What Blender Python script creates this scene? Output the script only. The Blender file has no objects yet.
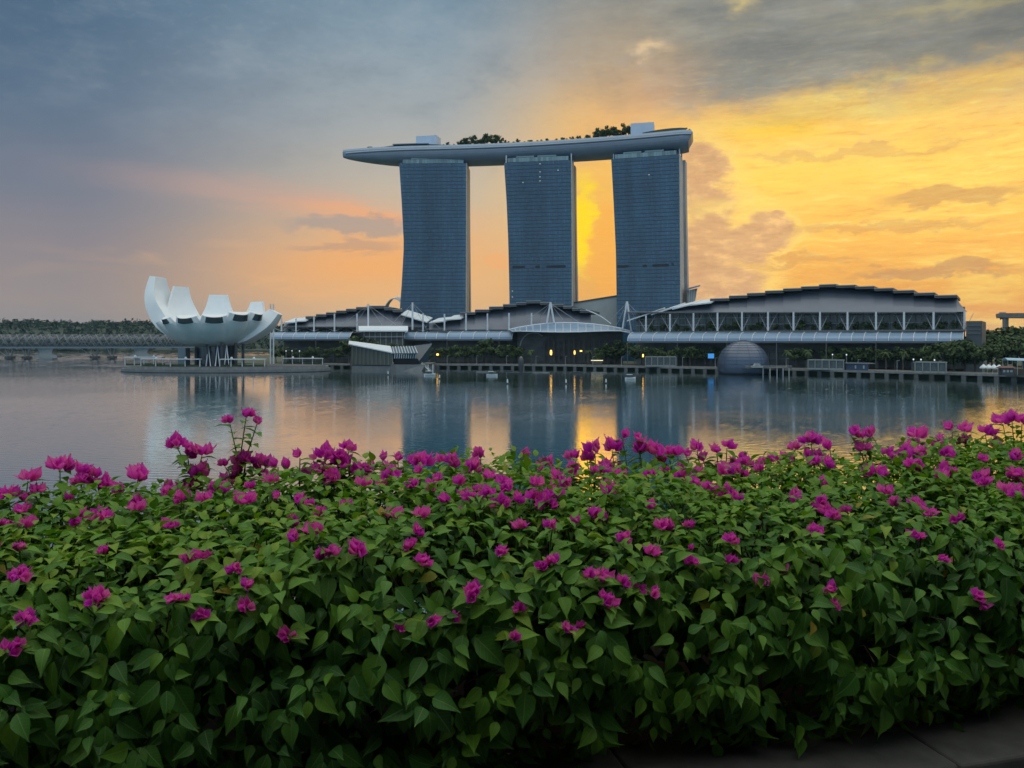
import bpy, math, random
import numpy as np
from mathutils import Vector, Matrix, noise as mnoise

R = math.radians
random.seed(7)
rng = np.random.default_rng(7)
scene = bpy.context.scene
COL = scene.collection

# ------------------------------------------------------------------ camera
F = 830.0            # focal length in pixels of the 1024 wide frame
HOR = 342.0          # row of the horizon
EYE = 20.0           # height of the lens above the bay
cam = bpy.data.cameras.new("camera")
cam.sensor_width = 36.0
cam.lens = 36.0 * F / 1024.0
cam.shift_y = -(384.0 - HOR) / 1024.0
cam.clip_start = 0.05
cam.clip_end = 60000.0
cam_ob = bpy.data.objects.new("camera", cam)
COL.objects.link(cam_ob)
cam_ob.location = (0, 0, EYE)
cam_ob.rotation_euler = (R(90), 0, 0)
scene.camera = cam_ob

scene.view_settings.view_transform = 'Standard'
scene.view_settings.look = 'None'
scene.view_settings.exposure = 0.0
scene.view_settings.gamma = 1.0
scene.view_settings.use_curve_mapping = False
scene.cycles.use_denoising = True
scene.cycles.max_bounces = 6
scene.cycles.diffuse_bounces = 3
scene.cycles.glossy_bounces = 3
scene.cycles.transmission_bounces = 4
scene.cycles.volume_bounces = 1
scene.cycles.transparent_max_bounces = 6
scene.cycles.sample_clamp_indirect = 4.0
scene.cycles.caustics_reflective = False
scene.cycles.caustics_refractive = False


def lin(c):
    out = []
    for v in c:
        v = v / 255.0
        out.append(v / 12.92 if v <= 0.04045 else ((v + 0.055) / 1.055) ** 2.4)
    return (out[0], out[1], out[2], 1.0)


# ------------------------------------------------------------------ node helper
class Tree:
    def __init__(self, tree):
        self.t = tree
        self.t.nodes.clear()

    def node(self, kind, **kw):
        n = self.t.nodes.new(kind)
        for k, v in kw.items():
            setattr(n, k, v)
        return n

    def put(self, sock, v):
        if isinstance(v, Ex):
            v = v.s
        if isinstance(v, bpy.types.NodeSocket):
            self.t.links.new(v, sock)
        else:
            sock.default_value = v

    def math(self, op, a, b=None, c=None, clamp=False):
        n = self.node('ShaderNodeMath', operation=op, use_clamp=clamp)
        self.put(n.inputs[0], a)
        if b is not None:
            self.put(n.inputs[1], b)
        if c is not None:
            self.put(n.inputs[2], c)
        return Ex(self, n.outputs[0])

    def step(self, a, b, x):
        n = self.node('ShaderNodeMapRange', interpolation_type='SMOOTHSTEP')
        self.put(n.inputs['Value'], x)
        n.inputs['From Min'].default_value = a
        n.inputs['From Max'].default_value = b
        return Ex(self, n.outputs['Result'])

    def mix(self, f, a, b, blend='MIX'):
        n = self.node('ShaderNodeMix', data_type='RGBA', blend_type=blend)
        self.put(n.inputs[0], f)
        self.put(n.inputs[6], a)
        self.put(n.inputs[7], b)
        return n.outputs[2]

    def ramp(self, x, stops, interp='LINEAR'):
        n = self.node('ShaderNodeValToRGB')
        cr = n.color_ramp
        cr.interpolation = interp
        while len(cr.elements) < len(stops):
            cr.elements.new(0.5)
        for e, (p, c) in zip(cr.elements, stops):
            e.position = p
            e.color = c if len(c) == 4 else (*c, 1.0)
        self.put(n.inputs[0], x)
        return n.outputs['Color']

    def noise(self, vec, scale, detail=4.0, rough=0.55, dist=0.0):
        n = self.node('ShaderNodeTexNoise')
        self.put(n.inputs['Vector'], vec)
        n.inputs['Scale'].default_value = scale
        n.inputs['Detail'].default_value = detail
        n.inputs['Roughness'].default_value = rough
        n.inputs['Distortion'].default_value = dist
        return Ex(self, n.outputs['Fac'])

    def vec(self, x, y, z):
        n = self.node('ShaderNodeCombineXYZ')
        self.put(n.inputs[0], x)
        self.put(n.inputs[1], y)
        self.put(n.inputs[2], z)
        return n.outputs[0]


class Ex:
    def __init__(self, tr, s):
        self.tr, self.s = tr, s

    def __add__(self, o): return self.tr.math('ADD', self, o)
    __radd__ = __add__
    def __sub__(self, o): return self.tr.math('SUBTRACT', self, o)
    def __rsub__(self, o): return self.tr.math('SUBTRACT', o, self)
    def __mul__(self, o): return self.tr.math('MULTIPLY', self, o)
    __rmul__ = __mul__
    def __truediv__(self, o): return self.tr.math('DIVIDE', self, o)
    def exp(self): return self.tr.math('EXPONENT', self)
    def clamp(self): return self.tr.math('ADD', self, 0.0, clamp=True)


# ------------------------------------------------------------------ sky at sunrise
SUN_AZ = math.atan2(590 - 512, F)                 # to the right of +Y
SUN_EL = math.atan2(HOR - 228, F)

world = bpy.data.worlds.new("World")
scene.world = world
world.use_nodes = True


def build_sky():
    T = Tree(world.node_tree)
    out = T.node('ShaderNodeOutputWorld')
    bg = T.node('ShaderNodeBackground')
    tc = T.node('ShaderNodeTexCoord')
    sep = T.node('ShaderNodeSeparateXYZ')
    T.put(sep.inputs[0], tc.outputs['Generated'])
    dx, dy, dz = [Ex(T, s) for s in sep.outputs]
    A = T.math('ARCTAN2', dx, dy) * F             # azimuth, elevation in "pixels" of arc
    E = T.math('ARCSINE', dz) * F

    def ae(px, py):
        x, z = px - 512.0, HOR - py
        return F * math.atan2(x, F), F * math.asin(z / math.sqrt(x * x + z * z + F * F))

    cv = T.vec(A * 0.01, E * 0.02, 0.0)
    cs = T.vec(A * 0.01, E * 0.055, 3.0)
    n_soft = T.noise(cv, 0.55, 3.0, 0.5)
    n_mid = T.noise(cv, 1.6, 5.0, 0.58)
    n_fine = T.noise(cv, 4.5, 5.0, 0.6)
    n_str = T.noise(cs, 0.8, 5.0, 0.6, 0.4)
    n_str2 = T.noise(cs, 2.4, 5.0, 0.62, 0.3)
    Aw = A + (n_mid - 0.5) * 70.0 + (n_fine - 0.5) * 26.0
    Ew = E + (T.noise(cv, 1.9, 4.0, 0.55, 0.2) - 0.5) * 40.0 + (n_fine - 0.5) * 22.0
    Ad = A + (n_mid - 0.5) * 40.0
    Ed = E + (n_str - 0.5) * 34.0

    def blob(px, py, sx, sy, a=None, e=None, tilt=0.0):
        a0, e0 = ae(px, py)
        u = (a or A) - a0
        v = (e or E) - e0
        if tilt:
            v = v - u * tilt
        u, v = u * (1.0 / sx), v * (1.0 / sy)
        return (0.0 - (u * u + v * v)).exp()

    def puff(px, py, sx, sy, tilt=0.0):          # hard edged cloud body
        return T.step(0.20, 0.62, blob(px, py, sx, sy, Aw, Ew, tilt))

    ev = (E + (n_soft - 0.5) * 40.0) / 350.0
    left = T.ramp(ev, [(0.0, lin((146, 136, 132))), (0.12, lin((154, 142, 138))), (0.25, lin((140, 134, 140))),
                       (0.40, lin((122, 128, 142))), (0.62, lin((104, 123, 144))), (1.0, lin((78, 111, 138)))])
    mid = T.ramp(ev, [(0.0, lin((230, 182, 128))), (0.16, lin((228, 188, 136))), (0.30, lin((216, 188, 152))),
                      (0.43, lin((196, 184, 166))), (0.60, lin((168, 172, 172))), (0.82, lin((138, 157, 170))),
                      (1.0, lin((112, 140, 160)))])
    right = T.ramp(ev, [(0.0, lin((230, 162, 88))), (0.14, lin((236, 168, 82))), (0.30, lin((250, 192, 94))),
                        (0.46, lin((255, 206, 104))), (0.62, lin((246, 198, 110))), (0.75, lin((198, 170, 132))),
                        (1.0, lin((140, 145, 142)))])
    c = T.mix(T.step(-420, -90, A), left, mid)
    c = T.mix(T.step(-90, 165, Ad), c, right)

    # left: peach band, grey bank, orange glow low beside the first tower
    c = T.mix(blob(265, 196, 130, 15, Ad, Ed, -0.10) * 0.42, c, lin((212, 166, 148)))
    c = T.mix(blob(370, 212, 75, 8, Ad, Ed, -0.05) * 0.75, c, lin((244, 172, 122)))
    c = T.mix(blob(375, 262, 125, 34, Ad, Ed, 0.05) * 0.80, c, lin((250, 174, 98)))
    c = T.mix(T.step(0.35, 0.8, blob(355, 226, 90, 13, Ad, Ew)) * 0.60, c, lin((160, 152, 150)))
    c = T.mix(T.step(0.35, 0.8, blob(345, 247, 70, 6, Ad, Ed)) * 0.45, c, lin((168, 146, 138)))
    c = T.mix(T.step(0.55, 0.75, n_str) * T.step(-500, -250, A) * T.step(130, 60, E) * T.step(-40, -120, A) * 0.35,
              c, lin((240, 186, 132)))
    # between tower one and two
    c = T.mix(puff(505, 262, 26, 7) * 0.6, c, lin((246, 176, 112)))
    c = T.mix(blob(540, 190, 40, 60) * 0.25, c, lin((232, 188, 132)))

    # right: bands of lit cloud
    rmask = T.step(120, 260, A)
    c = T.mix(T.step(0.45, 0.72, n_str) * rmask * 0.80, c, lin((255, 220, 112)))
    c = T.mix(T.step(0.52, 0.75, n_str2) * rmask * T.step(30, 100, E) * 0.65, c, lin((255, 230, 132)))
    c = T.mix(T.step(0.47, 0.28, n_str2) * rmask * 0.50, c, lin((226, 156, 84)))
    c = T.mix(blob(800, 172, 130, 24, Ad, Ed) * 0.55, c, lin((255, 214, 96)))
    c = T.mix(blob(770, 128, 55, 12, Aw, Ed) * 0.75, c, lin((255, 206, 66)))
    c = T.mix(blob(900, 300, 220, 26) * 0.35, c, lin((218, 156, 80)))
    # dusky bodies of cumulus at the right of the third tower, with lit rims
    field = None
    for px, py, sx, sy in ((699, 168, 30, 34), (712, 203, 36, 28), (703, 245, 40, 40), (716, 284, 54, 24), (752, 240, 44, 17), (768, 229, 24, 15), (738, 246, 30, 20)):
        b_ = blob(px, py, sx, sy, Aw, Ew)
        field = b_ if field is None else T.math('MAXIMUM', field, b_)
    field = field + (n_fine - 0.5) * 0.35 + (T.noise(cv, 9.0, 5.0, 0.6) - 0.5) * 0.16
    c = T.mix(T.step(0.10, 0.34, field) * 0.60, c, lin((255, 216, 122)))
    body = T.ramp(n_fine, [(0.33, lin((198, 150, 118))), (0.52, lin((214, 166, 126))), (0.68, lin((240, 192, 136)))])
    c = T.mix(T.step(0.30, 0.68, field) * 0.86, c, body)
    c = T.mix(blob(742, 206, 60, 6, Aw, Ew) * 0.6, c, lin((255, 222, 120)))
    for px, py, sx, sy, k in ((930, 270, 78, 8, 0.75), (952, 196, 70, 10, 0.60), (800, 262, 70, 6, 0.35),
                              (880, 228, 110, 7, 0.40), (860, 152, 120, 6, 0.35)):
        c = T.mix(T.step(0.30, 0.75, blob(px, py, sx, sy, Ad, Ew)) * k, c, lin((196, 148, 102)))
    # the sun burning through between tower two and three
    c = T.mix(blob(592, 225, 50, 110) * 0.60, c, lin((255, 182, 62)))
    c = T.mix(puff(583, 226, 17, 46) * 0.95, c, lin((255, 216, 60)))
    c = T.mix(puff(582, 228, 13, 30) * 1.0, c, (1.45, 0.74, 0.02, 1.0))
    c = T.mix(puff(611, 258, 20, 50) * 0.6, c, (1.0, 0.45, 0.075, 1.0))
    # pink light under the deck
    c = T.mix(blob(668, 92, 75, 34, Ad, Ed, 0.3) * 0.60, c, lin((226, 172, 134)))
    c = T.mix(T.step(90, 260, A) * T.step(230, 170, E), c, (1.14, 1.12, 1.02, 1.0), 'MULTIPLY')
    # grey cloud deck over the right
    a1, e1 = ae(690, 112)
    edge = e1 + (A - a1) * 0.045
    deck = T.step(-14, 24, E - edge + (n_mid - 0.5) * 46.0 + (n_fine - 0.5) * 26.0) * T.step(40, 260, A + (E - 230.0) * 0.6 + (n_soft - 0.5) * 160.0)
    dcol = T.ramp(T.noise(cs, 1.1, 5.0, 0.6, 0.3), [(0.30, lin((116, 122, 122))), (0.52, lin((136, 138, 132))), (0.72, lin((158, 156, 144)))])
    c = T.mix(deck * 0.93, c, dcol)
    c = T.mix(T.step(0.35, 0.9, blob(905, 100, 260, 14, Ad, Ed)) * T.step(180, 260, A) * 0.18, c, lin((150, 140, 118)))
    c = T.mix(blob(651, 48, 16, 6, Aw, Ew) * 0.6, c, lin((250, 214, 160)))
    c = T.mix(blob(740, 4, 12, 10, Aw, Ew) * 0.5, c, lin((240, 214, 130)))
    c = T.mix(blob(975, 3, 60, 7, Aw, Ew) * 0.45, c, lin((226, 206, 130)))
    # fine ragged texture in the lit cloud and in the grey deck
    n_rag = T.noise(cs, 6.5, 6.0, 0.66, 0.5)
    n_wisp = T.noise(cv, 10.0, 6.0, 0.65, 0.4)
    lit = T.step(-40, 200, A)
    c = T.mix(T.step(0.50, 0.66, n_rag) * lit * T.step(330, 180, E) * 0.15, c, lin((255, 228, 140)))
    c = T.mix(T.step(0.48, 0.33, n_rag) * lit * T.step(330, 180, E) * 0.14, c, lin((206, 146, 96)))
    c = T.mix(T.step(0.52, 0.68, n_wisp) * T.step(150, 260, E) * 0.07, c, lin((186, 186, 180)))
    c = T.mix(T.step(0.48, 0.33, n_wisp) * T.step(150, 260, E) * 0.07, c, lin((94, 104, 112)))
    # soft mottling of the high cloud
    c = T.mix(T.step(0.45, 0.70, n_mid) * T.step(120, 260, E) * 0.16, c, lin((176, 184, 188)))
    c = T.mix(T.step(0.50, 0.28, n_mid) * T.step(100, 240, E) * 0.15, c, lin((92, 108, 122)))

    c = T.mix(T.step(-260, -520, A) * T.step(90, 300, E) * 0.5, c, lin((58, 88, 114)))  # lens falloff painted into the sky colour: upper left corner darkened
    c = T.mix(T.step(300, 480, A) * T.step(190, 290, E) * 0.4, c, lin((96, 100, 98)))  # the same painted falloff in the upper right corner
    # the rest of the dome, outside the photograph: paler overhead, blue grey in the west
    nish = T.node('ShaderNodeTexSky', sky_type='NISHITA', sun_disc=False)
    nish.sun_elevation = SUN_EL
    nish.sun_rotation = SUN_AZ
    west = T.ramp(E / 1300.0, [(0.0, lin((142, 178, 212))), (0.25, lin((148, 188, 222))), (0.6, lin((176, 204, 226))), (1.0, lin((206, 216, 226)))])
    west = T.mix(0.03, west, nish.outputs['Color'], 'ADD')
    west = T.mix(T.step(0.4, 0.7, n_soft) * 0.35, west, lin((196, 206, 216)))
    c = T.mix(T.step(0.45, -0.15, dy), c, west)
    c = T.mix(T.step(0.46, 0.80, dz), c, (1.42, 1.42, 1.30, 1.0))
    # water haze colour under the horizon
    T.put(bg.inputs['Color'], c)
    bg.inputs['Strength'].default_value = 1.0
    T.put(out.inputs['Surface'], bg.outputs[0])


build_sky()
world.cycles.sampling_method = 'MANUAL'
world.cycles.sample_map_resolution = 512

sun = bpy.data.lights.new("sun", 'SUN')
sun.energy = 0.014
sun.angle = R(9.5)
sun.color = (1.0, 0.46, 0.07)
sun_ob = bpy.data.objects.new("sun", sun)
COL.objects.link(sun_ob)
sdir = Vector((math.sin(SUN_AZ) * math.cos(SUN_EL), math.cos(SUN_AZ) * math.cos(SUN_EL), math.sin(SUN_EL)))
sun_ob.rotation_euler = sdir.to_track_quat('Z', 'Y').to_euler()
sun_ob.location = (0, -5, 60)


# ------------------------------------------------------------------ materials
def material(name, col, rough=0.6, metal=0.0, spec=0.5, var=0.0, scale=1.0, bump=0.0, bscale=None, emit=None, estr=0.0, stretch=(1, 1, 1)):
    m = bpy.data.materials.new(name)
    m.use_nodes = True
    T = Tree(m.node_tree)
    out = T.node('ShaderNodeOutputMaterial')
    p = T.node('ShaderNodeBsdfPrincipled')
    T.put(out.inputs['Surface'], p.outputs[0])
    p.inputs['Roughness'].default_value = rough
    p.inputs['Metallic'].default_value = metal
    p.inputs['Specular IOR Level'].default_value = spec
    c4 = (*col[:3], 1.0)
    if var > 0:
        tc = T.node('ShaderNodeTexCoord')
        mp = T.node('ShaderNodeMapping')
        mp.inputs['Scale'].default_value = stretch
        T.put(mp.inputs['Vector'], tc.outputs['Object'])
        n = T.noise(mp.outputs[0], scale, 6.0, 0.6)
        lo = tuple(v * (1 - var) for v in col[:3])
        hi = tuple(min(1.0, v * (1 + var)) for v in col[:3])
        T.put(p.inputs['Base Color'], T.ramp(n, [(0.3, lo), (0.7, hi)]))
        if bump:
            b = T.node('ShaderNodeBump')
            b.inputs['Strength'].default_value = bump
            T.put(b.inputs['Height'], T.noise(mp.outputs[0], bscale or scale * 6, 4.0, 0.6))
            T.put(p.inputs['Normal'], b.outputs[0])
    else:
        p.inputs['Base Color'].default_value = c4
    if emit:
        p.inputs['Emission Color'].default_value = (*emit[:3], 1.0)
        p.inputs['Emission Strength'].default_value = estr
    return m


# ------------------------------------------------------------------ mesh helper
ORIGIN = {}


class MB:
    def __init__(self):
        self.v, self.f = [], []

    def add(self, verts, faces):
        o = len(self.v)
        self.v.extend([tuple(p) for p in verts])
        self.f.extend([tuple(i + o for i in q) for q in faces])

    def box(self, c, s, rz=0.0):
        cx, cy, cz = c
        hx, hy, hz = s[0] / 2, s[1] / 2, s[2] / 2
        ca, sa = math.cos(rz), math.sin(rz)
        vs = []
        for z in (-hz, hz):
            for x, y in ((-hx, -hy), (hx, -hy), (hx, hy), (-hx, hy)):
                vs.append((cx + x * ca - y * sa, cy + x * sa + y * ca, cz + z))
        self.add(vs, [(3, 2, 1, 0), (4, 5, 6, 7), (0, 1, 5, 4), (1, 2, 6, 5), (2, 3, 7, 6), (3, 0, 4, 7)])

    def hexa(self, p):                            # eight points: bottom ring then top ring
        self.add(p, [(3, 2, 1, 0), (4, 5, 6, 7), (0, 1, 5, 4), (1, 2, 6, 5), (2, 3, 7, 6), (3, 0, 4, 7)])

    def tube(self, pts, r, n=6, cap=True):
        pts = [Vector(p) for p in pts]
        rs = r if isinstance(r, (list, tuple)) else [r] * len(pts)
        rings, up = [], None
        for i, p in enumerate(pts):
            d = (pts[min(i + 1, len(pts) - 1)] - pts[max(i - 1, 0)]).normalized()
            if up is None:
                up = Vector((0, 0, 1)) if abs(d.z) < 0.9 else Vector((1, 0, 0))
            a = d.cross(up).normalized()
            b = a.cross(d).normalized()
            up = b
            rings.append([p + (a * math.cos(2 * math.pi * k / n) + b * math.sin(2 * math.pi * k / n)) * rs[i] for k in range(n)])
        self.loft(rings, cap)

    def loft(self, rings, cap=True, closed=True):
        n = len(rings[0])
        vs = [p for ring in rings for p in ring]
        fs = []
        m = n if closed else n - 1
        for i in range(len(rings) - 1):
            for k in range(m):
                a, b = i * n + k, i * n + (k + 1) % n
                fs.append((a, b, b + n, a + n))
        if cap and closed:
            fs.append(tuple(range(n))[::-1])
            fs.append(tuple((len(rings) - 1) * n + k for k in range(n)))
        self.add(vs, fs)

    def lathe(self, c, prof, n=24, cap=True):
        rings = [[(c[0] + r * math.cos(2 * math.pi * k / n), c[1] + r * math.sin(2 * math.pi * k / n), c[2] + z) for k in range(n)] for r, z in prof]
        self.loft(rings, cap)

    def prism(self, poly, z0, z1):
        n = len(poly)
        self.loft([[(x, y, z0) for x, y in poly], [(x, y, z1) for x, y in poly]])

    def build(self, name, mat, parent=None, smooth=False):
        o = ORIGIN.get(parent.name, Vector((0, 0, 0))) if parent else Vector((0, 0, 0))
        me = bpy.data.meshes.new(name)
        me.from_pydata([(x - o.x, y - o.y, z - o.z) for x, y, z in self.v], [], self.f)
        me.update()
        if smooth:
            me.polygons.foreach_set('use_smooth', [True] * len(me.polygons))
        for mm in (mat if isinstance(mat, (list, tuple)) else [mat]):
            me.materials.append(mm)
        ob = bpy.data.objects.new(name, me)
        COL.objects.link(ob)
        if parent:
            ob.parent = parent
            ORIGIN[ob.name] = o
        return ob


def fix_normals(ob):
    import bmesh
    bm = bmesh.new()
    bm.from_mesh(ob.data)
    bmesh.ops.recalc_face_normals(bm, faces=bm.faces)
    bm.to_mesh(ob.data)
    bm.free()


def tag(o, label=None, cat=None, group=None, kind=None):
    if label:
        o['label'] = label
    if cat:
        o['category'] = cat
    if group:
        o['group'] = group
    if kind:
        o['kind'] = kind
    return o


def thing(name, label, cat, loc, group=None):
    o = bpy.data.objects.new(name, None)
    COL.objects.link(o)
    o.location = loc
    o.empty_display_size = 0.5
    ORIGIN[o.name] = Vector(loc)
    return tag(o, label, cat, group)


def at(px, py, d):
    return Vector(((px - 512.0) * d / F, d, EYE + (HOR - py) * d / F))


def dup(root, loc, rz=0.0, scale=(1, 1, 1), label=None, group=None):
    r = root.copy()
    COL.objects.link(r)
    r.location = loc
    r.rotation_euler = (0, 0, rz)
    r.scale = scale
    if label:
        r['label'] = label
    if group:
        r['group'] = group
    for ch in root.children:
        c = ch.copy()
        COL.objects.link(c)
        c.parent = r
        for g in ch.children:
            d = g.copy()
            COL.objects.link(d)
            d.parent = c
    return r


ORD = ['first', 'second', 'third', 'fourth', 'fifth', 'sixth', 'seventh', 'eighth', 'ninth', 'tenth', 'eleventh', 'twelfth',
       'thirteenth', 'fourteenth', 'fifteenth', 'sixteenth', 'seventeenth', 'eighteenth', 'nineteenth', 'twentieth',
       'twenty-first', 'twenty-second', 'twenty-third', 'twenty-fourth', 'twenty-fifth', 'twenty-sixth', 'twenty-seventh',
       'twenty-eighth', 'twenty-ninth', 'thirtieth', 'thirty-first', 'thirty-second', 'thirty-third', 'thirty-fourth']


TENS = ['', '', '', 'thirty', 'forty', 'fifty']


def nth(i):
    if i < len(ORD):
        return ORD[i]
    n = i + 1
    return TENS[n // 10] + '-' + ORD[n % 10 - 1] if n % 10 else {40: 'fortieth', 50: 'fiftieth'}[n]
# ------------------------------------------------------------------ water and land
def water_material():
    m = bpy.data.materials.new("bay_water")
    m.use_nodes = True
    T = Tree(m.node_tree)
    out = T.node('ShaderNodeOutputMaterial')
    p = T.node('ShaderNodeBsdfPrincipled')
    T.put(out.inputs['Surface'], p.outputs[0])
    p.inputs['Base Color'].default_value = (0.001, 0.062, 0.068, 1)
    p.inputs['Roughness'].default_value = 0.03
    p.inputs['IOR'].default_value = 1.75
    p.inputs['Coat Weight'].default_value = 1.0
    p.inputs['Coat Roughness'].default_value = 0.03
    p.inputs['Coat IOR'].default_value = 1.75
    tc = T.node('ShaderNodeTexCoord')
    mp = T.node('ShaderNodeMapping')
    mp.inputs['Scale'].default_value = (1.0, 1.6, 1.0)
    T.put(mp.inputs['Vector'], tc.outputs['Object'])
    n1 = T.noise(mp.outputs[0], 0.9, 3.0, 0.6)
    n2 = T.noise(mp.outputs[0], 0.05, 2.0, 0.5)
    n3 = T.noise(mp.outputs[0], 0.012, 2.0, 0.5)
    amp = T.step(0.35, 0.65, n3) * 0.5 + 0.5
    b = T.node('ShaderNodeBump')
    b.inputs['Strength'].default_value = 1.0
    b.inputs['Distance'].default_value = 0.03
    T.put(b.inputs['Height'], n1 * amp + n2 * 0.6)
    T.put(p.inputs['Normal'], b.outputs[0])
    T.put(p.inputs['Coat Normal'], b.outputs[0])
    return m


w = MB()
# open water as four sheets round the bay, and the bay itself as a finely waved surface
X0, X1, Y0, Y1 = -420.0, 420.0, 30.0, 660.0
S, N_, NB = 9000.0, 12000.0, -400.0
NXW, NYW = 860, 1240
gx = np.linspace(X0, X1, NXW)
gy = Y0 + (Y1 - Y0) * np.linspace(0, 1, NYW) ** 1.6
XX, YY = np.meshgrid(gx, gy)
wr = np.random.default_rng(21)
ZZ = np.zeros_like(XX)
SLOPE = 0.044
NWAVE = 40
for i in range(NWAVE):
    lam = 1.2 * (2.7 / 1.2) ** wr.random()
    ang = wr.normal(0.25, 0.55)
    kx, ky = math.sin(ang) * 6.2832 / lam, math.cos(ang) * 6.2832 / lam
    amp = SLOPE * math.sqrt(2.0 / NWAVE) / (6.2832 / lam)
    ZZ += amp * np.sin(kx * XX + ky * YY + wr.random() * 6.2832)
# calmer and livelier patches drift over the bay; the edges lie flat
patch = 0.75 + 0.35 * np.sin(XX * 0.021 + 1.3 * np.sin(YY * 0.011)) * np.sin(YY * 0.017 + XX * 0.006 + 0.8)
edge = np.clip(np.minimum.reduce([XX - X0, X1 - XX, YY - Y0, Y1 - YY]) / 12.0, 0, 1)
ZZ *= patch * edge
wv = [tuple(p) for p in np.stack([XX, YY, ZZ], -1).reshape(-1, 3)]
ii = (np.arange(NYW - 1)[:, None] * NXW + np.arange(NXW - 1)[None, :]).ravel()
w.v = wv
w.f = [tuple(f) for f in np.stack([ii, ii + 1, ii + NXW + 1, ii + NXW], -1).tolist()]
# the reach below the bridges, further off and with longer waves
FX0, FX1, FY0, FY1 = -1100.0, -90.0, Y1, 1900.0
fx, fy_ = np.meshgrid(np.linspace(FX0, FX1, 330), np.linspace(FY0, FY1, 560))
fz = np.zeros_like(fx)
for i in range(24):
    lam = 7.0 * 2.2 ** wr.random()
    ang = wr.normal(0.1, 0.5)
    fz += 0.036 * math.sqrt(2.0 / 24) / (6.2832 / lam) * np.sin(math.sin(ang) * 6.2832 / lam * fx + math.cos(ang) * 6.2832 / lam * fy_ + wr.random() * 6.2832)
fz *= np.clip(np.minimum.reduce([fx - FX0, FX1 - fx, fy_ - FY0, FY1 - fy_]) / 20.0, 0, 1)
jj = (np.arange(559)[:, None] * 330 + np.arange(329)[None, :]).ravel()
w.add(np.stack([fx, fy_, fz], -1).reshape(-1, 3).tolist(), np.stack([jj, jj + 1, jj + 331, jj + 330], -1).tolist())
for a, b, c, d in ((-S, NB, S, Y0), (-S, Y0, X0, Y1), (X1, Y0, S, Y1), (-S, Y1, FX0, N_), (FX1, Y1, S, N_), (FX0, FY1, FX1, N_)):
    w.add([(a, b, 0), (c, b, 0), (c, d, 0), (a, d, 0)], [(0, 1, 2, 3)])
tag(w.build('water', water_material(), smooth=True), 'calm grey green bay mirroring the sunrise sky and towers', 'water', kind='structure')

M_land = material('land_soil', (0.06, 0.075, 0.045), 0.9, var=0.4, scale=0.05)
M_deck = material('boardwalk_timber', (0.085, 0.088, 0.088), 0.75, var=0.3, scale=0.25, stretch=(1, 4, 1))
M_conc = material('weathered_concrete', (0.20, 0.205, 0.20), 0.8, var=0.25, scale=0.4, bump=0.15)
M_dark = material('dark_void', (0.012, 0.014, 0.016), 0.7)

QUAY = [(-178, 655), (-128, 638), (-55, 634), (0, 626), (36, 615), (88, 580), (130, 552), (180, 521), (222, 474), (245, 449), (262, 427), (330, 380), (480, 330), (900, 300)]
LANDZ = 2.3
land = [(-178, 655)] + QUAY[1:] + [(3000, 300), (8900, 300), (8900, 11900), (-8900, 11900), (-8900, 2900), (-3000, 2300), (-900, 1950), (-420, 1750),
                                  (-330, 1300), (-345, 960), (-320, 850), (-270, 740)]
g = MB()
g.prism(land, -2.0, LANDZ)
tag(g.build('ground', M_land), 'flat green land of the far shore behind the promenade', 'ground', kind='structure')

# timber promenade along the water's edge, on a row of piles over a dark gap
def offset_line(pts, d):
    out = []
    for i, p in enumerate(pts):
        a = Vector(pts[max(i - 1, 0)]).to_2d()
        b = Vector(pts[min(i + 1, len(pts) - 1)]).to_2d()
        t = (b - a).normalized()
        out.append((p[0] + t.y * d, p[1] - t.x * d))
    return out


front = offset_line(QUAY, 5.0)
back = offset_line(QUAY, -26.0)
pm = MB()
pm.prism(front + back[::-1], LANDZ + 0.006, 3.2)
prom = tag(pm.build('promenade', M_deck), 'long grey timber boardwalk along the far edge of the bay', 'promenade', kind='structure')
ORIGIN[prom.name] = Vector((0, 0, 0))
ed = MB()
f0, f1 = offset_line(QUAY, 5.06), offset_line(QUAY, 4.4)
for i in range(len(QUAY) - 1):
    a, b, c, d = f0[i], f0[i + 1], f1[i + 1], f1[i]
    ed.hexa([(*a, 2.1), (*b, 2.1), (*c, 2.1), (*d, 2.1), (*a, 3.34), (*b, 3.34), (*c, 3.34), (*d, 3.34)])
ed.build('edge_beam', M_conc, prom)


def along(pts, step, start=0.0):
    acc, res = start, []
    for i in range(len(pts) - 1):
        a, b = Vector(pts[i]), Vector(pts[i + 1])
        L = (b - a).length
        t = (b - a).normalized()
        while acc < L:
            res.append((a + t * acc, t))
            acc += step
        acc -= L
    return res


pile = None
for p, t in along(offset_line(QUAY, 4.7)[:12], 8.2, 3.0)[:78]:
    if pile is None:
        q = MB()
        q.box((0, 0.35, 0.9), (2.4, 1.0, 2.9))
        pile = q.build('pile', material('pile_concrete', (0.13, 0.132, 0.13), 0.9, var=0.3, scale=0.5), prom)
        o = pile
    else:
        o = pile.copy()
        COL.objects.link(o)
        o.parent = prom
    o.location = (p.x, p.y, 0)
    o.rotation_euler = (0, 0, math.atan2(t.y, t.x))
# ------------------------------------------------------------------ hotel towers and sky park
PHI = R(13.0)
EX = Vector((math.cos(PHI), -math.sin(PHI), 0))
EY = Vector((math.sin(PHI), math.cos(PHI), 0))


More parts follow.
